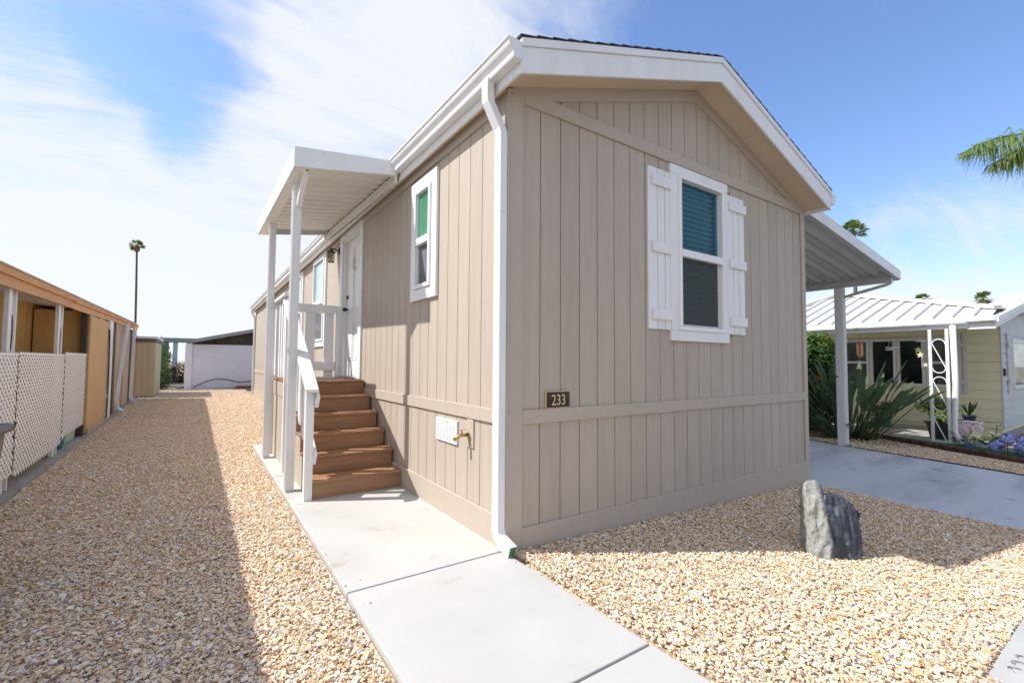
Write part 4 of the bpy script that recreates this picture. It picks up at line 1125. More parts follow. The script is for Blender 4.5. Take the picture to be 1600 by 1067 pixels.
MB().prism([(-4.3, 29.5, 2.35), (-9, 29.5, 3.75), (-13.5, 29.5, 2.35), (-13.5, 29.5, 2.55), (-9, 29.5, 3.95), (-4.3, 29.5, 2.55)], (0, 11, 0)).build('roof', m_gryroof, fh)
bush('shrub', 'green vine spilling over the grey roof behind the shed', (-5.0, 28.6, 2.2), (.5, .5, .8), 500, .08, m_lf_a, 9)

# ------------------------------------------------------------------ neighbour on the right
m_yellow = pm('pale_yellow_siding', (.84, .80, .56), .6, (.77, .73, .50), (2, 2, 2), 5, .3, .7, .12, (3, 3, 60), rand=.03, bdist=.003)
m_cool = pm('pale_grey_siding', (.62, .64, .64), .6, (.56, .58, .58), (2, 2, 2), 5, .3, .7, .12, (3, 3, 60), rand=.03, bdist=.003)
m_shut = pm('grey_white_shutter', (.66, .65, .64), .55, rand=.04)
m_roofw = pm('white_coated_roof', (.80, .77, .72), .6, (.72, .68, .62), (1.5, 1.5, 1.5), 5, .3, .7, .2, (8, 8, 8))
ZG = -.2
rh = thing('yellow_home', 'pale yellow neighbouring home with white ribbed patio roof and lap siding', 'mobile home', (15, 2, ZG))
HX, HY = 13.15, -.42
porch = sheet('patio_slab', [(10.15, -.15), (10.45, -.55), (13.2, -.6), (20, -.6), (20, 8), (10.9, 8), (10.75, 2)], -.185, m_conc_old, 'structure', .1)
MB().box(HX + .02, 17, HY + .02, 9, ZG, 2.29).build('wall_core', m_yellow, rh)
wl = bpy.data.objects.new('left_wall', None); wl.location = (HX, 3, 0); link(wl, rh)
wf = bpy.data.objects.new('street_wall', None); wf.location = (16, HY, 0); link(wf, rh)
zc_ = .03; hb = .2155
for i in range(11):
    z0 = -.0 + hb * i - .09; z1 = z0 + hb - .004
    MB().prism([(HX - .012, HY, z0), (HX + .019, HY, z0), (HX + .019, HY, z1), (HX - .001, HY, z1)], (0, 6.4, 0)).build('lap_board', m_yellow, wl)
    MB().prism([(HX + .02, HY - .012, z0), (HX + .02, HY + .019, z0), (HX + .02, HY + .019, z1), (HX + .02, HY - .001, z1)], (3.8, 0, 0)).build('lap_board', m_cool, wf)
MB().box(HX - .02, HX + .0195, HY - .022, HY - .0005, -.1, 2.2).build('corner_trim', m_cool, rh)
MB().box(HX + .03, 17, HY + .03, 9, ZG, -.1).build('plinth', m_dkwood, rh)
# window band
def frame_win(parent, ya, yb, z0, z1, m_in, mull=None, mid=None):
    w = MB(); t = .07
    w.box(HX - .045, HX - .013, ya, yb, z1 - t, z1); w.box(HX - .045, HX - .013, ya, yb, z0, z0 + t)
    w.box(HX - .044, HX - .013, ya, ya + t, z0 + t, z1 - t); w.box(HX - .044, HX - .013, yb - t, yb, z0 + t, z1 - t)
    o = w.build('window', m_white, rh)
    MB().box(HX - .026, HX - .014, ya + t, yb - t, z0 + t, z1 - t).build('window_pane', m_in, o)
    if mid: MB().box(HX - .042, HX - .027, ya + t, yb - t, mid - .03, mid + .03).build('meeting_rail', m_white, o)
m_wdark = pm('window_dark', (.012, .013, .014), .06, (.03, .035, .035), (2, 2, 2), 3, spec=.7)
m_wcurt = pm('window_curtain', (.14, .16, .15), .12, (.05, .06, .055), (9, 9, 2.2), 4, spec=.7)
m_wref = pm('window_reflect', (.30, .26, .20), .06, (.04, .07, .05), (1.2, 1.2, 3), 3, .45, .5, spec=.8)
frame_win(rh, 2.03, 2.72, .80, 2.02, m_wcurt, mid=1.40)
frame_win(rh, 1.45, 2.022, .80, 2.02, m_wdark)
frame_win(rh, .875, 1.442, .80, 2.02, m_wdark)
frame_win(rh, .42, .867, .80, 2.02, m_wcurt, mid=1.40)
def shutter_r(axis, a, b, z0, z1, off):
    s = bpy.data.objects.new('shutter', None); s.location = (HX, a, z0) if axis == 'y' else (a, HY, z0); link(s, rh)
    n_ = 3; w = (b - a) / n_
    for i in range(n_):
        p, q = a + i * w + .012, a + (i + 1) * w - .012
        bb = MB()
        if axis == 'y': bb.box(HX - .04, HX - .0125, p, q, z0, z1)
        else: bb.box(p, q, HY - .04, HY - .0125, z0, z1)
        bb.build('shutter_board', m_shut, s)
    for zz in (z0 + .28, z1 - .28):
        bb = MB()
        if axis == 'y': bb.box(HX - .06, HX - .0405, a, b, zz - .05, zz + .05)
        else: bb.box(a, b, HY - .06, HY - .0405, zz - .05, zz + .05)
        bb.build('shutter_batten', m_shut, s)
shutter_r('y', .11, .405, .67, 2.1, 0)
shutter_r('x', 13.7, 14.05, .70, 2.1, 0)
w = MB(); x0, x1, z0, z1 = 14.2, 16.3, .78, 1.98
w.box(x0, x1, HY - .05, HY - .013, z1 - .09, z1); w.box(x0, x1, HY - .06, HY - .013, z0, z0 + .09); w.box(x0, x0 + .09, HY - .049, HY - .013, z0 + .09, z1 - .09); w.box(x1 - .09, x1, HY - .049, HY - .013, z0 + .09, z1 - .09)
o = w.build('window', m_white, rh); MB().box(x0 + .09, x1 - .09, HY - .03, HY - .014, z0 + .09, z1 - .09).build('window_pane', m_wref, o)
mb_ = MB().box(HX + .05, HX + .16, HY - .06, HY - .0225, 1.10, 1.27).build('meter_box', pm('box_red', (.13, .035, .03), .5), rh)
# patio roof with ribs running up the slope
FXR = 10.42
m_ribw = pm('ribbed_white', (.66, .67, .69), .4, (.58, .59, .61), (.8, .8, .8), 5, .3, .7, rand=.05)
zz_ = lambda x: 2.24 + .33 * (x - FXR)
MB().box(FXR, FXR + .03, -.418, 6.2, 2.05, 2.145).build('fascia', m_white, rh, bev=.003)
MB().box(FXR - .09, FXR - .001, -.418, 6.2, 2.15, 2.24).build('gutter', m_alum, rh, bev=.01)
bnd = [(-.78, 10.9), (3.0, 13.8), (3.4, 12.6), (6.3, 10.9)]          # upper edge of the ribbed sheet: y, x
def upx(y):
    for (ya, xa), (yb, xb) in zip(bnd, bnd[1:]):
        if ya <= y <= yb: return xa + (xb - xa) * (y - ya) / (yb - ya)
    return 10.9
y = -.74
while y < 6.0:
    y1 = y + .30
    xa, xb = upx(y + .02), upx(y1 - .02)
    MB().prism([(FXR - .02, y, zz_(FXR)), (xa, y, zz_(xa)), (xb, y1 - .075, zz_(xb)), (FXR - .02, y1 - .075, zz_(FXR))], (0, 0, .02)).build('roof_rib_panel', m_ribw, rh)
    MB().prism([(FXR - .02, y1 - .0745, zz_(FXR)), (xb, y1 - .0745, zz_(xb)), (xb, y1 - .0005, zz_(xb)), (FXR - .02, y1 - .0005, zz_(FXR))], (0, 0, .075)).build('roof_rib', m_ribw, rh)
    y = y1
# white upper roof, hip falling to the street corner
A = Vector((13.8, 3.0, zz_(13.8) + .06)); B0 = Vector((10.9, -.76, zz_(10.9) + .05)); D0 = Vector((12.6, 3.4, zz_(12.6) + .06))
up_ = MB()
up_.prism([B0, A, (17, 3.5, 2.75), (17, -.6, 2.7)], (0, 0, .04)); up_.prism([A, D0, (17, 5, D0.z - .4), (17, 3.5, 2.75)], (0, 0, .04))
up_.build('upper_roof', m_roofw, rh)
MB().bar(B0 + Vector((0, 0, .02)), A + Vector((0, 0, .02)), .14, .07).build('hip_cap', m_roofw, rh)
MB().bar(A + Vector((0, 0, .02)), D0 + Vector((0, 0, .02)), .14, .07).build('hip_cap', m_roofw, rh)
# gable end facing the street
GX = 10.45; GY = -.80
gzz = lambda x: 2.04 + .178 * (x - GX)
MB().box(GX - .03, GX - .001, GY, -.42, 2.03, 2.13).build('fascia', m_white, rh)
MB().box(GX - .025, GX - .002, GY, -.42, 2.1305, 2.17).build('fascia', m_cream, rh)
MB().box(GX - .12, GX - .03, GY - .02, -.42, 2.1705, 2.27).build('gutter', m_alum, rh, bev=.012)
MB().prism([(GX, GY, gzz(GX)), (17, GY, gzz(17)), (17, GY, gzz(17) + .10), (GX, GY, gzz(GX) + .10)], (0, .03, 0)).build('rake_fascia', m_white, rh, bev=.003)
MB().prism([(GX - .1, GY - .06, gzz(GX) + .105), (17, GY - .06, gzz(17) + .12), (17, GY - .06, gzz(17) + .22), (GX - .1, GY - .06, gzz(GX) + .215)], (0, .08, 0)).build('rake_gutter', m_alum, rh, bev=.01)
MB().prism([(GX, GY + .025, gzz(GX) + .14), (17, GY + .025, gzz(17) + .14), (17, GY + .025, gzz(17) + .19), (GX, GY + .025, gzz(GX) + .19)], (0, .6, 0)).build('gable_roof', m_roofw, rh)
MB().prism([(GX, GY + .031, gzz(GX) + .02), (17, GY + .031, gzz(17) + .02), (17, GY + .031, gzz(17) + .03), (GX, GY + .031, gzz(GX) + .03)], (0, HY - GY - .035, 0)).build('soffit', m_cool, rh)
MB().prism([(HX, HY, 2.05), (17, HY, 2.05), (17, HY, gzz(17) + .1), (HX, HY, gzz(HX) + .1)], (0, .02, 0)).build('gable_wall', m_cool, rh)
MB().prism([(FXR + .035, -.40, 2.125), (HX - .001, -.40, 2.30), (HX - .001, 6.0, 2.30), (FXR + .035, 6.0, 2.125)], (0, 0, .01)).build('patio_ceiling', m_cream, rh)
# scroll-iron post
sp_ = thing('scroll_iron_post', 'white scroll-iron patio post with a row of open rings', 'post', (10.35, 0, ZG))
py0, py1, pX = -.135, .12, 10.33
for y in (py0, py1): MB().box(pX - .018, pX + .018, y - .025, y + .025, ZG, 2.049).build('upright', m_white, sp_, bev=.003)
MB().box(pX - .018, pX + .018, py0 + .0255, py1 - .0255, ZG, ZG + .03).build('foot_bar', m_white, sp_)
ym = (py0 + py1) / 2; rr_ = (py1 - py0) / 2 - .028
for zc2 in (1.5, .75, -.02 + .02):
    h = .27
    pts = []
    for i in range(21):
        a = math.pi * i / 20; pts.append((pX, ym + rr_ * math.cos(a), zc2 + h + rr_ * math.sin(a) - .02))
    MB().tube(pts, .010, 6).build('scroll', m_white, sp_)
    MB().tube([(pX, ym + rr_, zc2 + h), (pX, ym - rr_, zc2 - h + .05)], .010, 6).build('scroll', m_white, sp_)
    MB().tube([(pX, ym + rr_ * math.cos(a), zc2 - h + .05 - rr_ * math.sin(a)) for a in [math.pi * i / 12 for i in range(13)]], .010, 6).build('scroll', m_white, sp_)
# white downspout by the post
MB().tube([(10.36, -.22, 2.12), (10.36, -.235, .95), (10.34, -.20, .1), (10.32, -.22, -.02), (10.2, -.33, -.12), (10.05, -.42, -.155)], .048, 10).build('downspout', m_white, rh, smooth=True)
MB().tube([(10.07, -.405, -.152), (9.95, -.48, -.16)], .056, 10).build('downspout_boot', pm('boot_blue', (.06, .12, .30), .5), rh)

# yard strips on the right
o = sheet('gravel_strip', [(7.6, -2.2), (8.6, -1.9), (9.15, -.5), (9.75, .75), (9.9, 6), (8.98, 4), (8.12, 0)], -.192, m_bed)
scatter('gravel', [[(7.7, -2.0, -.19), (8.5, -1.7, -.19), (9.1, -.5, -.19), (8.1, 0.1, -.19)], [(8.1, .1, -.19), (9.1, -.5, -.19), (9.7, .75, -.19), (8.5, 1.8, -.19)]], 1500, .011, .02, 12)
sheet('mulch_bed', [(8.85, .35), (9.35, -.1), (9.85, .72), (10.8, 1.9), (10.9, 4.5), (9.0, 3.2)], -.183, pm('bark_mulch', (.10, .055, .035), .95, (.2, .13, .09), (30, 30, 30), 4, .35, .65, .9, (60, 60, 60)), 'structure', .02)
m_turf = pm('artificial_turf', (.035, .10, .035), .9, (.06, .14, .05), (25, 25, 25), 4, .3, .7, .8, (150, 150, 150))
sheet('turf_strip', [(9.2, -1.6), (10.0, -1.6), (10.2, -.2), (10.75, 2), (9.95, 2), (9.87, .7), (9.37, -.5)], -.179, m_turf, 'structure', .02)
ed = thing('scalloped_edging', 'low row of dark red scalloped edging bricks beside the gravel strip', 'garden edging', (9.3, -.4, ZG))
pl_ = [Vector((9.95, .85, 0)), Vector((9.3, -.47, 0)), Vector((8.75, -1.5, 0))]
m_edge = pm('edging_red', (.14, .06, .05), .85, (.10, .045, .04), (8, 8, 8), 4, rand=.2)
eb = MB().prism([(-.055, 0, 0)] + [(.055 * math.cos(a), 0, .045 + .035 * math.sin(a)) for a in [math.pi - math.pi * i / 8 for i in range(9)]] + [(.055, 0, 0)], (0, .05, 0)).mesh('edging_brick', m_edge)
for a, b in zip(pl_, pl_[1:]):
    n_ = int((b - a).length / .115); ang = math.atan2((b - a).y, (b - a).x)
    for i in range(n_):
        p = a + (b - a) * ((i + .5) / n_); inst('edging_brick', eb, ed, (p.x, p.y, -.195), rot=(0, 0, ang + random.uniform(-.06, .06)))

# hedge bush and bird of paradise
bush('hedge_bush', 'tall leafy green bush against the ribbed patio roof beside the carport post', (10.15, 2.2, .85), (.55, .7, 1.15), 4200, .075, m_lf_d, 14, stems=6)
bush('hedge_bush', 'bright yellow-green bush crown showing above the tall hedge', (10.3, 2.3, 1.75), (.4, .5, .38), 800, .075, m_lf_a, 15)
m_bop = leaf_mat('strelitzia_leaf', (.075, .13, .055), (.13, .19, .09), .25)
m_bopd = leaf_mat('strelitzia_dry', (.26, .19, .10), (.16, .12, .06), .25)
bop = thing('bird_of_paradise', 'large bird of paradise clump with long stiff leaves at the carport post', 'plant', (9.38, 1.22, ZG))


def strap_leaf(base, az, lean, plen, blen, bw_, m, parent, nm='leaf', droop=.25):
    d = Vector((math.cos(az) * math.sin(lean), math.sin(az) * math.sin(lean), math.cos(lean)))
    base = Vector(base); sidev = Vector((-math.sin(az), math.cos(az), 0))
    pts = []; n_ = 6; dd = d.copy(); p = base.copy()
    stem = [p.copy()]
    for i in range(4):
        p = p + dd * plen / 4; dd = (dd + Vector((math.cos(az), math.sin(az), -.3)) * .03).normalized(); stem.append(p.copy())
    b = MB(); b.tube(stem, [.013, .011, .01, .009, .007], 5)
    rows = []
    for i in range(n_ + 1):
        t = i / n_; wv = bw_ * math.sin(math.pi * min(1, t * .92 + .08)) ** .7 * (1 if t < .9 else .55) if i < n_ else .004
        nrm = sidev.cross(dd).normalized()
        rows.append((p - sidev * wv / 2 + nrm * wv * .22, p.copy(), p + sidev * wv / 2 + nrm * wv * .22))
        p = p + dd * blen / n_; dd = (dd + Vector((math.cos(az), math.sin(az), -.9)) * droop / n_).normalized()
    vs = [v for r_ in rows for v in r_]; fs = []
    for i in range(n_):
        a = 3 * i; fs += [(a, a + 1, a + 4, a + 3), (a + 1, a + 2, a + 5, a + 4)]
    b.add(vs, fs)
    return b.build(nm, m, parent, smooth=True, recalc=False)


rnd = random.Random(21)
for i in range(92):
    az = rnd.uniform(0, 6.283); ln = abs(rnd.gauss(.5, .3)); ln = min(ln, 1.2 if math.sin(az) > -.2 else .68)
    rr0 = rnd.uniform(.02, .38); bx, by = 9.38 + rr0 * math.cos(az), 1.22 + rr0 * math.sin(az) * 1.2
    strap_leaf((bx, by, ZG), az + rnd.uniform(-.4, .4), ln, rnd.uniform(.65, 1.2), rnd.uniform(.38, .66), rnd.uniform(.09, .155), m_bop, bop, droop=rnd.uniform(.1, .5))
for i in range(26):
    az = rnd.uniform(0, 6.283)
    strap_leaf((9.38 + .3 * math.cos(az), 1.22 + .35 * math.sin(az), ZG), az, rnd.uniform(.7, 1.35), rnd.uniform(.2, .6), rnd.uniform(.25, .5), rnd.uniform(.03, .06), m_bopd if i % 3 else m_bop, bop, 'dry_leaf', droop=1.1)
m_fl = pm('flower_orange', (.75, .22, .03), .5, (.8, .35, .04), (20, 20, 20), 3)
for (x, y, z) in ((9.15, 1.62, .98), (9.05, 1.55, .86), (9.3, 1.7, .80)):
    b = MB(); b.tube([(x, y, ZG), (x, y, z)], .007, 5)
    b.build('flower_stalk', m_bop, bop)
    f = MB()
    for k in range(4):
        a = -.4 + k * .35; f.add([(x, y, z), (x - .11 * math.cos(a), y + .02 * k - .03, z + .12 * math.sin(a + .5) + .02), (x - .05 * math.cos(a), y + .03 * k, z + .09)], [(0, 1, 2)])
    f.build('flower', m_fl, bop, recalc=False)

# pots and ornaments
def pot(name, label, c, r, h, m, cat='pot', square=False):
    t = thing(name, label, cat, c)
    b = MB(); b.lathe([(0, .004), (r * .72, .0), (r * .95, h * .88), (r * 1.06, h * .88), (r * 1.08, h), (r * .92, h), (r * .85, h * .85), (0, h * .85)], c, 4 if square else 18)
    b.build('pot_body', m, t, smooth=not square); return t


m_teal2 = pm('teal_glaze', (.03, .24, .22), .3, spec=.6); m_terra = pm('orange_pot', (.52, .13, .03), .5); m_blk = pm('black_plastic', (.015, .015, .017), .5)
def tuft(t, c, n_, h, spread, m, seed, wid=.03):
    rn_ = random.Random(seed)
    for i in range(n_):
        az = rn_.uniform(0, 6.28); strap_leaf(c, az, rn_.uniform(.05, spread), h * .15, h * rn_.uniform(.6, 1), wid, m, t, 'leaf', droop=.3)
pot('teal_pot', 'teal glazed pot on the patio under the windows', (12.2, 1.5, -.184), .19, .27, m_teal2)
def potbush(t, c, rad, n_, m, seed):
    b = MB(); foliage(b, c, rad, n_, .05, seed, .2); b.build('foliage', m, t, recalc=False)
potbush([o for o in bpy.data.objects if o.name == 'teal_pot'][0], (12.2, 1.5, .25), (.33, .38, .2), 420, m_lf_b, 31)
t = pot('orange_pot', 'orange pot of bushy foliage standing behind the scroll-iron post', (12.0, .42, .02), .155, .26, m_terra); potbush(t, (12.0, .42, .40), (.26, .42, .22), 520, m_lf_a, 32)
stn = thing('pot_stand', 'small dark stand carrying the orange pot', 'plant stand', (12.0, .42, -.185))
for a in (0, 1.57, 3.14, 4.71): MB().box(12.0 + .12 * math.cos(a) - .012, 12.0 + .12 * math.cos(a) + .012, .42 + .12 * math.sin(a) - .012, .42 + .12 * math.sin(a) + .012, -.185, .0).build('leg', m_blk, stn)
MB().lathe([(0, 0), (.15, 0), (.15, .018), (0, .018)], (12.0, .42, .0005), 14).build('stand_top', m_blk, stn)
t = pot('black_planter', 'square black planter of ferny green at the foot of the scroll-iron post', (10.95, .13, -.184), .26, .34, m_blk, 'planter', True); potbush(t, (10.95, .13, .22), (.16, .2, .16), 260, m_lf_a, 33)
bx2 = thing('blue_crate', 'flat blue crate under the snake plant pot', 'crate', (11.9, -.12, -.185))
MB().box(11.75, 12.05, -.28, .06, -.184, .05).build('crate_body', pm('crate_blue', (.03, .15, .33), .5), bx2, bev=.01)
MB().box(11.73, 12.07, -.30, .08, .051, .085).build('crate_lid', pm('crate_blue_lid', (.025, .17, .36), .45), bx2, bev=.01)
t = pot('snake_plant_pot', 'dark pot holding an upright snake plant on the blue crate', (11.9, -.11, .086), .11, .18, pm('pot_slate', (.05, .055, .07), .4)); tuft(t, (11.9, -.11, .24), 8, .38, .55, m_lf_d, 41, .05)

# garden flag
fl_ = thing('garden_flag', 'white garden flag with pink and blue flower print on a wire stand', 'garden flag', (10.5, -.35, ZG))
m_flag = bpy.data.materials.new('flag_print'); m_flag.use_nodes = True
def mkflag():
    t_ = m_flag.node_tree; n = t_.nodes; l = t_.links.new; b = n['Principled BSDF']; b.inputs['Roughness'].default_value = .8
    tc = n.new('ShaderNodeTexCoord'); v = n.new('ShaderNodeTexVoronoi'); v.inputs['Scale'].default_value = 34; l(tc.outputs['Object'], v.inputs['Vector'])
    cr = n.new('ShaderNodeValToRGB'); e = cr.color_ramp; e.interpolation = 'CONSTANT'
    for p_2, c_2 in ((.0, (.80, .78, .78)), (.3, (.74, .50, .58)), (.5, (.80, .74, .76)), (.68, (.50, .26, .42)), (.82, (.78, .62, .66)))[2:]: el = e.elements.new(p_2); el.color = (*c_2, 1)
    e.elements[0].color = (.80, .78, .78, 1); e.elements[1].position = .3; e.elements[1].color = (.74, .52, .60, 1)
    se = n.new('ShaderNodeSeparateColor'); l(v.outputs['Color'], se.inputs[0]); l(se.outputs[0], cr.inputs[0])
    l(cr.outputs[0], b.inputs['Base Color'])
mkflag()
fx, fy0, fy1 = 10.6, -.56, -.12
rows = []
b = MB(); nyy, nzz = 8, 8
for j in range(nzz + 1):
    for i in range(nyy + 1):
        b.v.append((fx + .02 * math.sin(i * .9 + j * .3) - .3 * (0), fy0 + (fy1 - fy0) * i / nyy + .03 * (1 - j / nzz) , -.17 + .43 * j / nzz))
for j in range(nzz):
    for i in range(nyy):
        a = j * (nyy + 1) + i; b.f.append((a, a + 1, a + nyy + 2, a + nyy + 1))
fo = b.build('flag_cloth', m_flag, fl_, smooth=True, recalc=False); sd_ = fo.modifiers.new('thick', 'SOLIDIFY'); sd_.thickness = .003
bl = MB()
for k, (yy_, zz2, s_) in enumerate(((-.30, -.09, .055), (-.19, -.07, .05), (-.16, -.11, .045), (-.40, -.10, .035))):
    bl.lathe([(0, 0), (s_, .0)], (0, 0, 0), 10)
    for q in range(len(bl.v) - 20, len(bl.v)): x_, y_, z_ = bl.v[q]; bl.v[q] = (fx - .026, -yy_ * 0 + yy_ + y_ + .02, zz2 + x_)
bl.build('flower_print', pm('print_blue', (.10, .14, .42), .8, (.25, .3, .6), (60, 60, 60), 3), fl_, recalc=False)
MB().tube([(fx + .03, fy0 - .02, ZG), (fx + .03, fy0 - .03, .0)], .006, 6).build('stand_wire', m_black, fl_)
MB().tube([(fx + .01, fy1 + .02, .262), (fx + .01, fy0 - .16, .262), (fx + .01, fy0 - .22, .28), (fx + .01, fy0 - .23, .22), (fx + .01, fy0 - .17, .20), (fx + .01, fy0 - .15, .0), (fx + .01, fy0 - .19, -.2)], .006, 6).build('stand_wire', m_black, fl_)
mk = MB(); rq = random.Random(2)
for i in range(9):
    yy_ = fy1 - .05 - i * .038; mk.box(fx - .034, fx - .031, yy_ - rq.uniform(.008, .016), yy_ + .006, .205 + rq.uniform(-.01, .01), .215 + rq.uniform(.0, .022))
mk.build('print_marks', pm('print_grey', (.12, .12, .15), .8), fl_)


# hydrangeas
def hydrangea(name, label, c, heads, mcol, seed, leafm):
    t = thing(name, label, 'flowers', (c[0], c[1], ZG)); rn_ = random.Random(seed)
    for (dx, dy, dz, r) in heads:
        b = MB(); p0 = Vector((c[0] + dx, c[1] + dy, ZG + dz))
        for i in range(150):
            d = Vector((rn_.gauss(0, 1), rn_.gauss(0, 1), rn_.gauss(.2, 1))).normalized(); p = p0 + d * r * rn_.uniform(.8, 1)
            u = d.orthogonal().normalized(); w = d.cross(u); s_ = r * .2; a = rn_.uniform(0, 3)
            u, w = u * math.cos(a) + w * math.sin(a), w * math.cos(a) - u * math.sin(a)
            for q in (u, -u, w, -w):
                o_ = d.cross(q) * s_ * .5
                b.add([p, p + q * s_ * .6 + o_ + d * s_ * .3, p + q * s_ * 1.1 + d * s_ * .15, p + q * s_ * .6 - o_ + d * s_ * .3], [(0, 1, 2, 3)])
        b.build('flower_head', mcol, t, recalc=False)
        MB().tube([(p0.x, p0.y, ZG), p0], .006, 5).build('stalk', m_lf_b, t)
    b = MB()
    for i in range(26):
        az = rn_.uniform(0, 6.28); q = Vector((c[0] + rn_.uniform(-.35, .35), c[1] + rn_.uniform(-.35, .35), ZG + rn_.uniform(.05, .2)))
        d = Vector((math.cos(az), math.sin(az), rn_.uniform(-.1, .6))).normalized(); sv = Vector((-math.sin(az), math.cos(az), 0))
        b.add([q, q + d * .08 + sv * .055, q + d * .19, q + d * .08 - sv * .055], [(0, 1, 2, 3)])
    b.build('leaves', leafm, t, recalc=False)


m_hb = pm('hydrangea_blue', (.27, .33, .72), .6, (.44, .46, .80), (30, 30, 30), 3)
m_hw = pm('hydrangea_cream', (.74, .74, .52), .6, (.78, .76, .42), (30, 30, 30), 3)
hydrangea('blue_hydrangea', 'blue hydrangea blooms beside the red scalloped edging', (9.5, -1.0, 0), ((-.1, .08, .16, .10), (.05, -.02, .29, .10), (.2, -.2, .24, .10), (-.05, -.22, .15, .11), (.0, -.40, .25, .11)), m_hb, 51, leaf_mat('leaf_blue_green', (.03, .10, .07), (.03, .14, .11)))
hydrangea('white_hydrangea', 'cream and yellow hydrangea blooms in front of the garden flag', (10.1, -.58, 0), ((-.02, .06, .19, .12), (.12, -.12, .23, .10), (.22, -.22, .21, .09)), m_hw, 52, m_lf_d)
# stepping bricks at the corner
sb_ = thing('stepping_bricks', 'pale bricks laid at the corner of the yellow home', 'bricks', (12.6, -1.0, ZG))
for i in range(3): MB().box(12.1 + i * .42, 12.1 + i * .42 + .38, -1.05 - .06 * i, -.82 - .06 * i, -.2, -.12).build('brick', pm('pale_brick', (.42, .33, .26), .85), sb_)
# hanging things under the patio roof
hp = thing('hanging_plane', 'white toy plane ornament hanging by strings under the patio roof', 'ornament', (10.9, 1.35, 1.75))
m_orn = pm('ornament_white', (.72, .70, .68), .5)
cx_, cy_, cz2 = 10.9, .90, 1.70
MB().tube([(cx_, cy_ + .11, cz2 - .02), (cx_, cy_ + .03, cz2 - .005), (cx_, cy_ - .13, cz2 + .03)], [.03, .04, .014], 8).build('fuselage', m_orn, hp, smooth=True)
MB().box(cx_ - .17, cx_ + .17, cy_ + .01, cy_ + .07, cz2 + .02, cz2 + .03).build('wing', m_orn, hp)
MB().box(cx_ - .07, cx_ + .07, cy_ - .13, cy_ - .09, cz2 + .03, cz2 + .037).build('tail', m_orn, hp)
for s_ in (-.1, .1): MB().tube([(cx_ + s_, cy_ + .04, cz2 + .03), (cx_, cy_, 2.12)], .003, 4).build('string', m_orn, hp)
wc = thing('wind_chime', 'copper wind chime hanging under the patio roof', 'wind chime', (10.9, 1.9, 1.75))
m_cop = pm('copper', (.55, .30, .18), .35, metal=.8)
wy = 1.50
MB().lathe([(0, 0), (.07, 0), (.07, .012), (0, .012)], (10.9, wy, 1.83), 14).build('chime_disc', m_cop, wc)
for i in range(6):
    a = i * math.pi / 3; MB().tube([(10.9 + .055 * math.cos(a), wy + .055 * math.sin(a), 1.82), (10.9 + .055 * math.cos(a), wy + .055 * math.sin(a), 1.50 + .03 * (i % 3))], .009, 6).build('chime_tube', m_cop, wc)
MB().tube([(10.9, wy, 2.12), (10.9, wy, 1.40)], .003, 4).build('string', m_cop, wc)
ss = thing('star_mobile', 'string of yellow stars hanging beside the scroll-iron post', 'ornament', (10.7, .37, 1.6))
m_star = pm('star_yellow', (.70, .62, .38), .5)
MB().lathe([(0, 0), (.085, 0), (.09, .03), (0, .035)], (10.75, .36, 1.83), 14).build('cap', m_orn, ss)
MB().tube([(10.75, .36, 2.12), (10.75, .36, 1.28)], .003, 4).build('string', m_orn, ss)
for zz2, s_, yo in ((1.66, .07, .05), (1.55, .075, .02), (1.34, .055, -.06)):
    pts = []
    for k in range(10):
        a = math.pi / 2 + k * math.pi / 5; r_ = s_ if k % 2 == 0 else s_ * .42; pts.append((10.745, .36 + yo + r_ * math.cos(a), zz2 + r_ * math.sin(a)))
    MB().prism(pts, (.012, 0, 0)).build('star', m_star, ss)

# ------------------------------------------------------------------ palms
m_ptrunk = pm('palm_trunk', (.17, .125, .09), .9, (.10, .07, .05), (3, 3, 14), 4, .3, .7, .6, (4, 4, 30))
m_pleaf = leaf_mat('palm_leaf', (.22, .30, .07), (.09, .16, .035))
m_thatch = pm('palm_thatch', (.23, .15, .08), .95, (.15, .09, .05), (5, 5, 5), 3)


def fan_palm(label, base, h, cr, tr, nfr, seed, lean=(0, 0), thatch=True, trunk=True):
    t = thing('palm_tree', label, 'palm tree', base); rn_ = random.Random(seed); base = Vector(base)
    top = base + Vector((lean[0], lean[1], h))
    MB().tube([base, base + Vector((lean[0] * .2, lean[1] * .2, h * .33)), base + Vector((lean[0] * .55, lean[1] * .55, h * .66)), top], [tr * 1.25, tr, tr * .92, tr * .85], 10).build('trunk', m_ptrunk, t)
    if thatch: MB().lathe([(tr, -cr * .75), (cr * .30, -cr * .55), (cr * .34, -cr * .2), (tr, 0)], top, 10).build('thatch', m_thatch, t)
    for i in range(nfr):
        az = rn_.uniform(0, 6.283); el = rn_.uniform(-.55, 1.35)
        d = Vector((math.cos(az) * math.cos(el), math.sin(az) * math.cos(el), math.sin(el)))
        pl_2 = cr * rn_.uniform(.45, .62); c = top + d * pl_2
        b = MB(); b.tube([top, c], [.02 * cr, .012 * cr], 4)
        sv = d.cross(Vector((0, 0, 1))).normalized(); nv = sv.cross(d)
        for k in range(13):
            a = -1.75 + 3.5 * k / 12; dv = d * math.cos(a) + sv * math.sin(a)
            ll = cr * .5 * (1 - .25 * abs(a) / 1.75); wv = (d * -math.sin(a) + sv * math.cos(a)) * cr * .045
            tip = c + dv * ll - Vector((0, 0, 1)) * ll * .28
            mid = c + dv * ll * .55
            b.add([c, mid + wv, tip, mid - wv], [(0, 1, 2, 3)])
        b.build('frond', m_pleaf, t, recalc=False)
    return t


def dirpos(x, y, dist):
    d = pixdir(x, y); hh = math.hypot(d.x, d.y); d = d / hh
    return CAM + d * dist


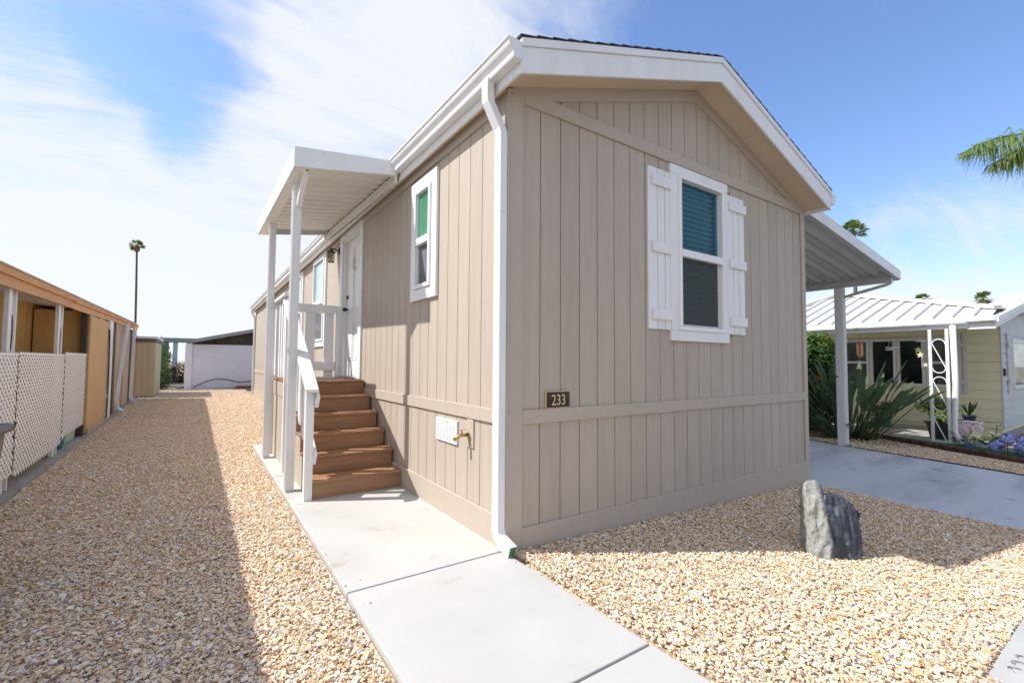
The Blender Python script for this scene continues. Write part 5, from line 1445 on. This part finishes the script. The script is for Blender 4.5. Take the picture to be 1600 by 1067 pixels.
p = dirpos(214, 385, 60); fan_palm('tall slender fan palm standing far beyond the brown home on the left', (p.x + .2, p.y, -.1), p.z + .1, .8, .10, 34, 61, lean=(-.2, 0))
p = dirpos(1334, 362, 50); fan_palm('sturdy fan palm whose crown shows above the carport roof edge', (p.x, p.y, -.3), p.z + .3, 1.25, .16, 36, 62, thatch=False)
p = dirpos(1441, 470, 85); fan_palm('distant palm crown just above the yellow home roof, left of two', (p.x, p.y, -.3), p.z + .3, 1.25, .2, 30, 63)
p = dirpos(1537, 468, 85); fan_palm('distant palm crown just above the yellow home roof, right of two', (p.x, p.y, -.3), p.z + .3, 1.3, .2, 30, 64)

# feather palm at the right edge
def feather_palm():
    top = dirpos(1752, 236, 13.5); rn_ = random.Random(71)
    t = thing('palm_tree', 'feather palm whose drooping frond reaches in at the right picture edge', 'palm tree', (top.x, top.y, -.3))
    MB().tube([(top.x + .1, top.y, -.3), (top.x + .05, top.y, 2.5), (top.x, top.y, top.z)], [.17, .14, .12], 12).build('trunk', m_ptrunk, t)
    tocam = (CAM - top); tocam.z = 0; left = -r2.copy(); left.z = 0; left.normalize()
    base_az = math.atan2(left.y, left.x)
    specs = [(base_az, .34, 3.0, .058, 1.0), (base_az + .06, .22, 2.7, .06, .9)] + [(base_az + 2.1 + i * .28, rn_.uniform(.1, 1.0), 2.6, .075, .7) for i in range(8)]
    for az, el, ln, dr, lf in specs:
        d = Vector((math.cos(az) * math.cos(el), math.sin(az) * math.cos(el), math.sin(el))); p = top.copy(); pts = [p.copy()]
        n_ = 16
        for i in range(n_):
            p = p + d * ln / n_; d = (d + Vector((0, 0, -1)) * dr * (.5 + 1.3 * i / n_)).normalized(); pts.append(p.copy())
        b = MB(); b.tube(pts, [.022 * (1 - i / (n_ + 2)) + .003 for i in range(n_ + 1)], 5)
        for i in range(2, n_ * 13):
            f_ = i / (n_ * 13.0); q = f_ * n_; k = min(int(q), n_ - 1); o_ = pts[k].lerp(pts[k + 1], q - k); ax = (pts[k + 1] - pts[k]).normalized()
            sv = ax.cross(Vector((0, 0, 1))).normalized()
            for sg in (-1, 1):
                ll = lf * math.sin(math.pi * min(.96, f_ * .8 + .16)) * rn_.uniform(.8, 1.15)
                dv = (ax * .45 + sv * sg * rn_.uniform(.25, .75) + Vector((0, 0, rn_.uniform(-1.3, .15)))).normalized()
                m1 = o_ + dv * ll * .5; tip = m1 + (dv + Vector((0, 0, -1.5))).normalized() * ll * .5; wv = dv.cross(Vector((0, 0, 1))).normalized() * .012
                b.add([o_ - wv * .5, m1 - wv, tip, m1 + wv, o_ + wv * .5], [(0, 1, 3, 4), (1, 2, 3)])
        b.build('frond', m_pleaf, t, recalc=False)


feather_palm()
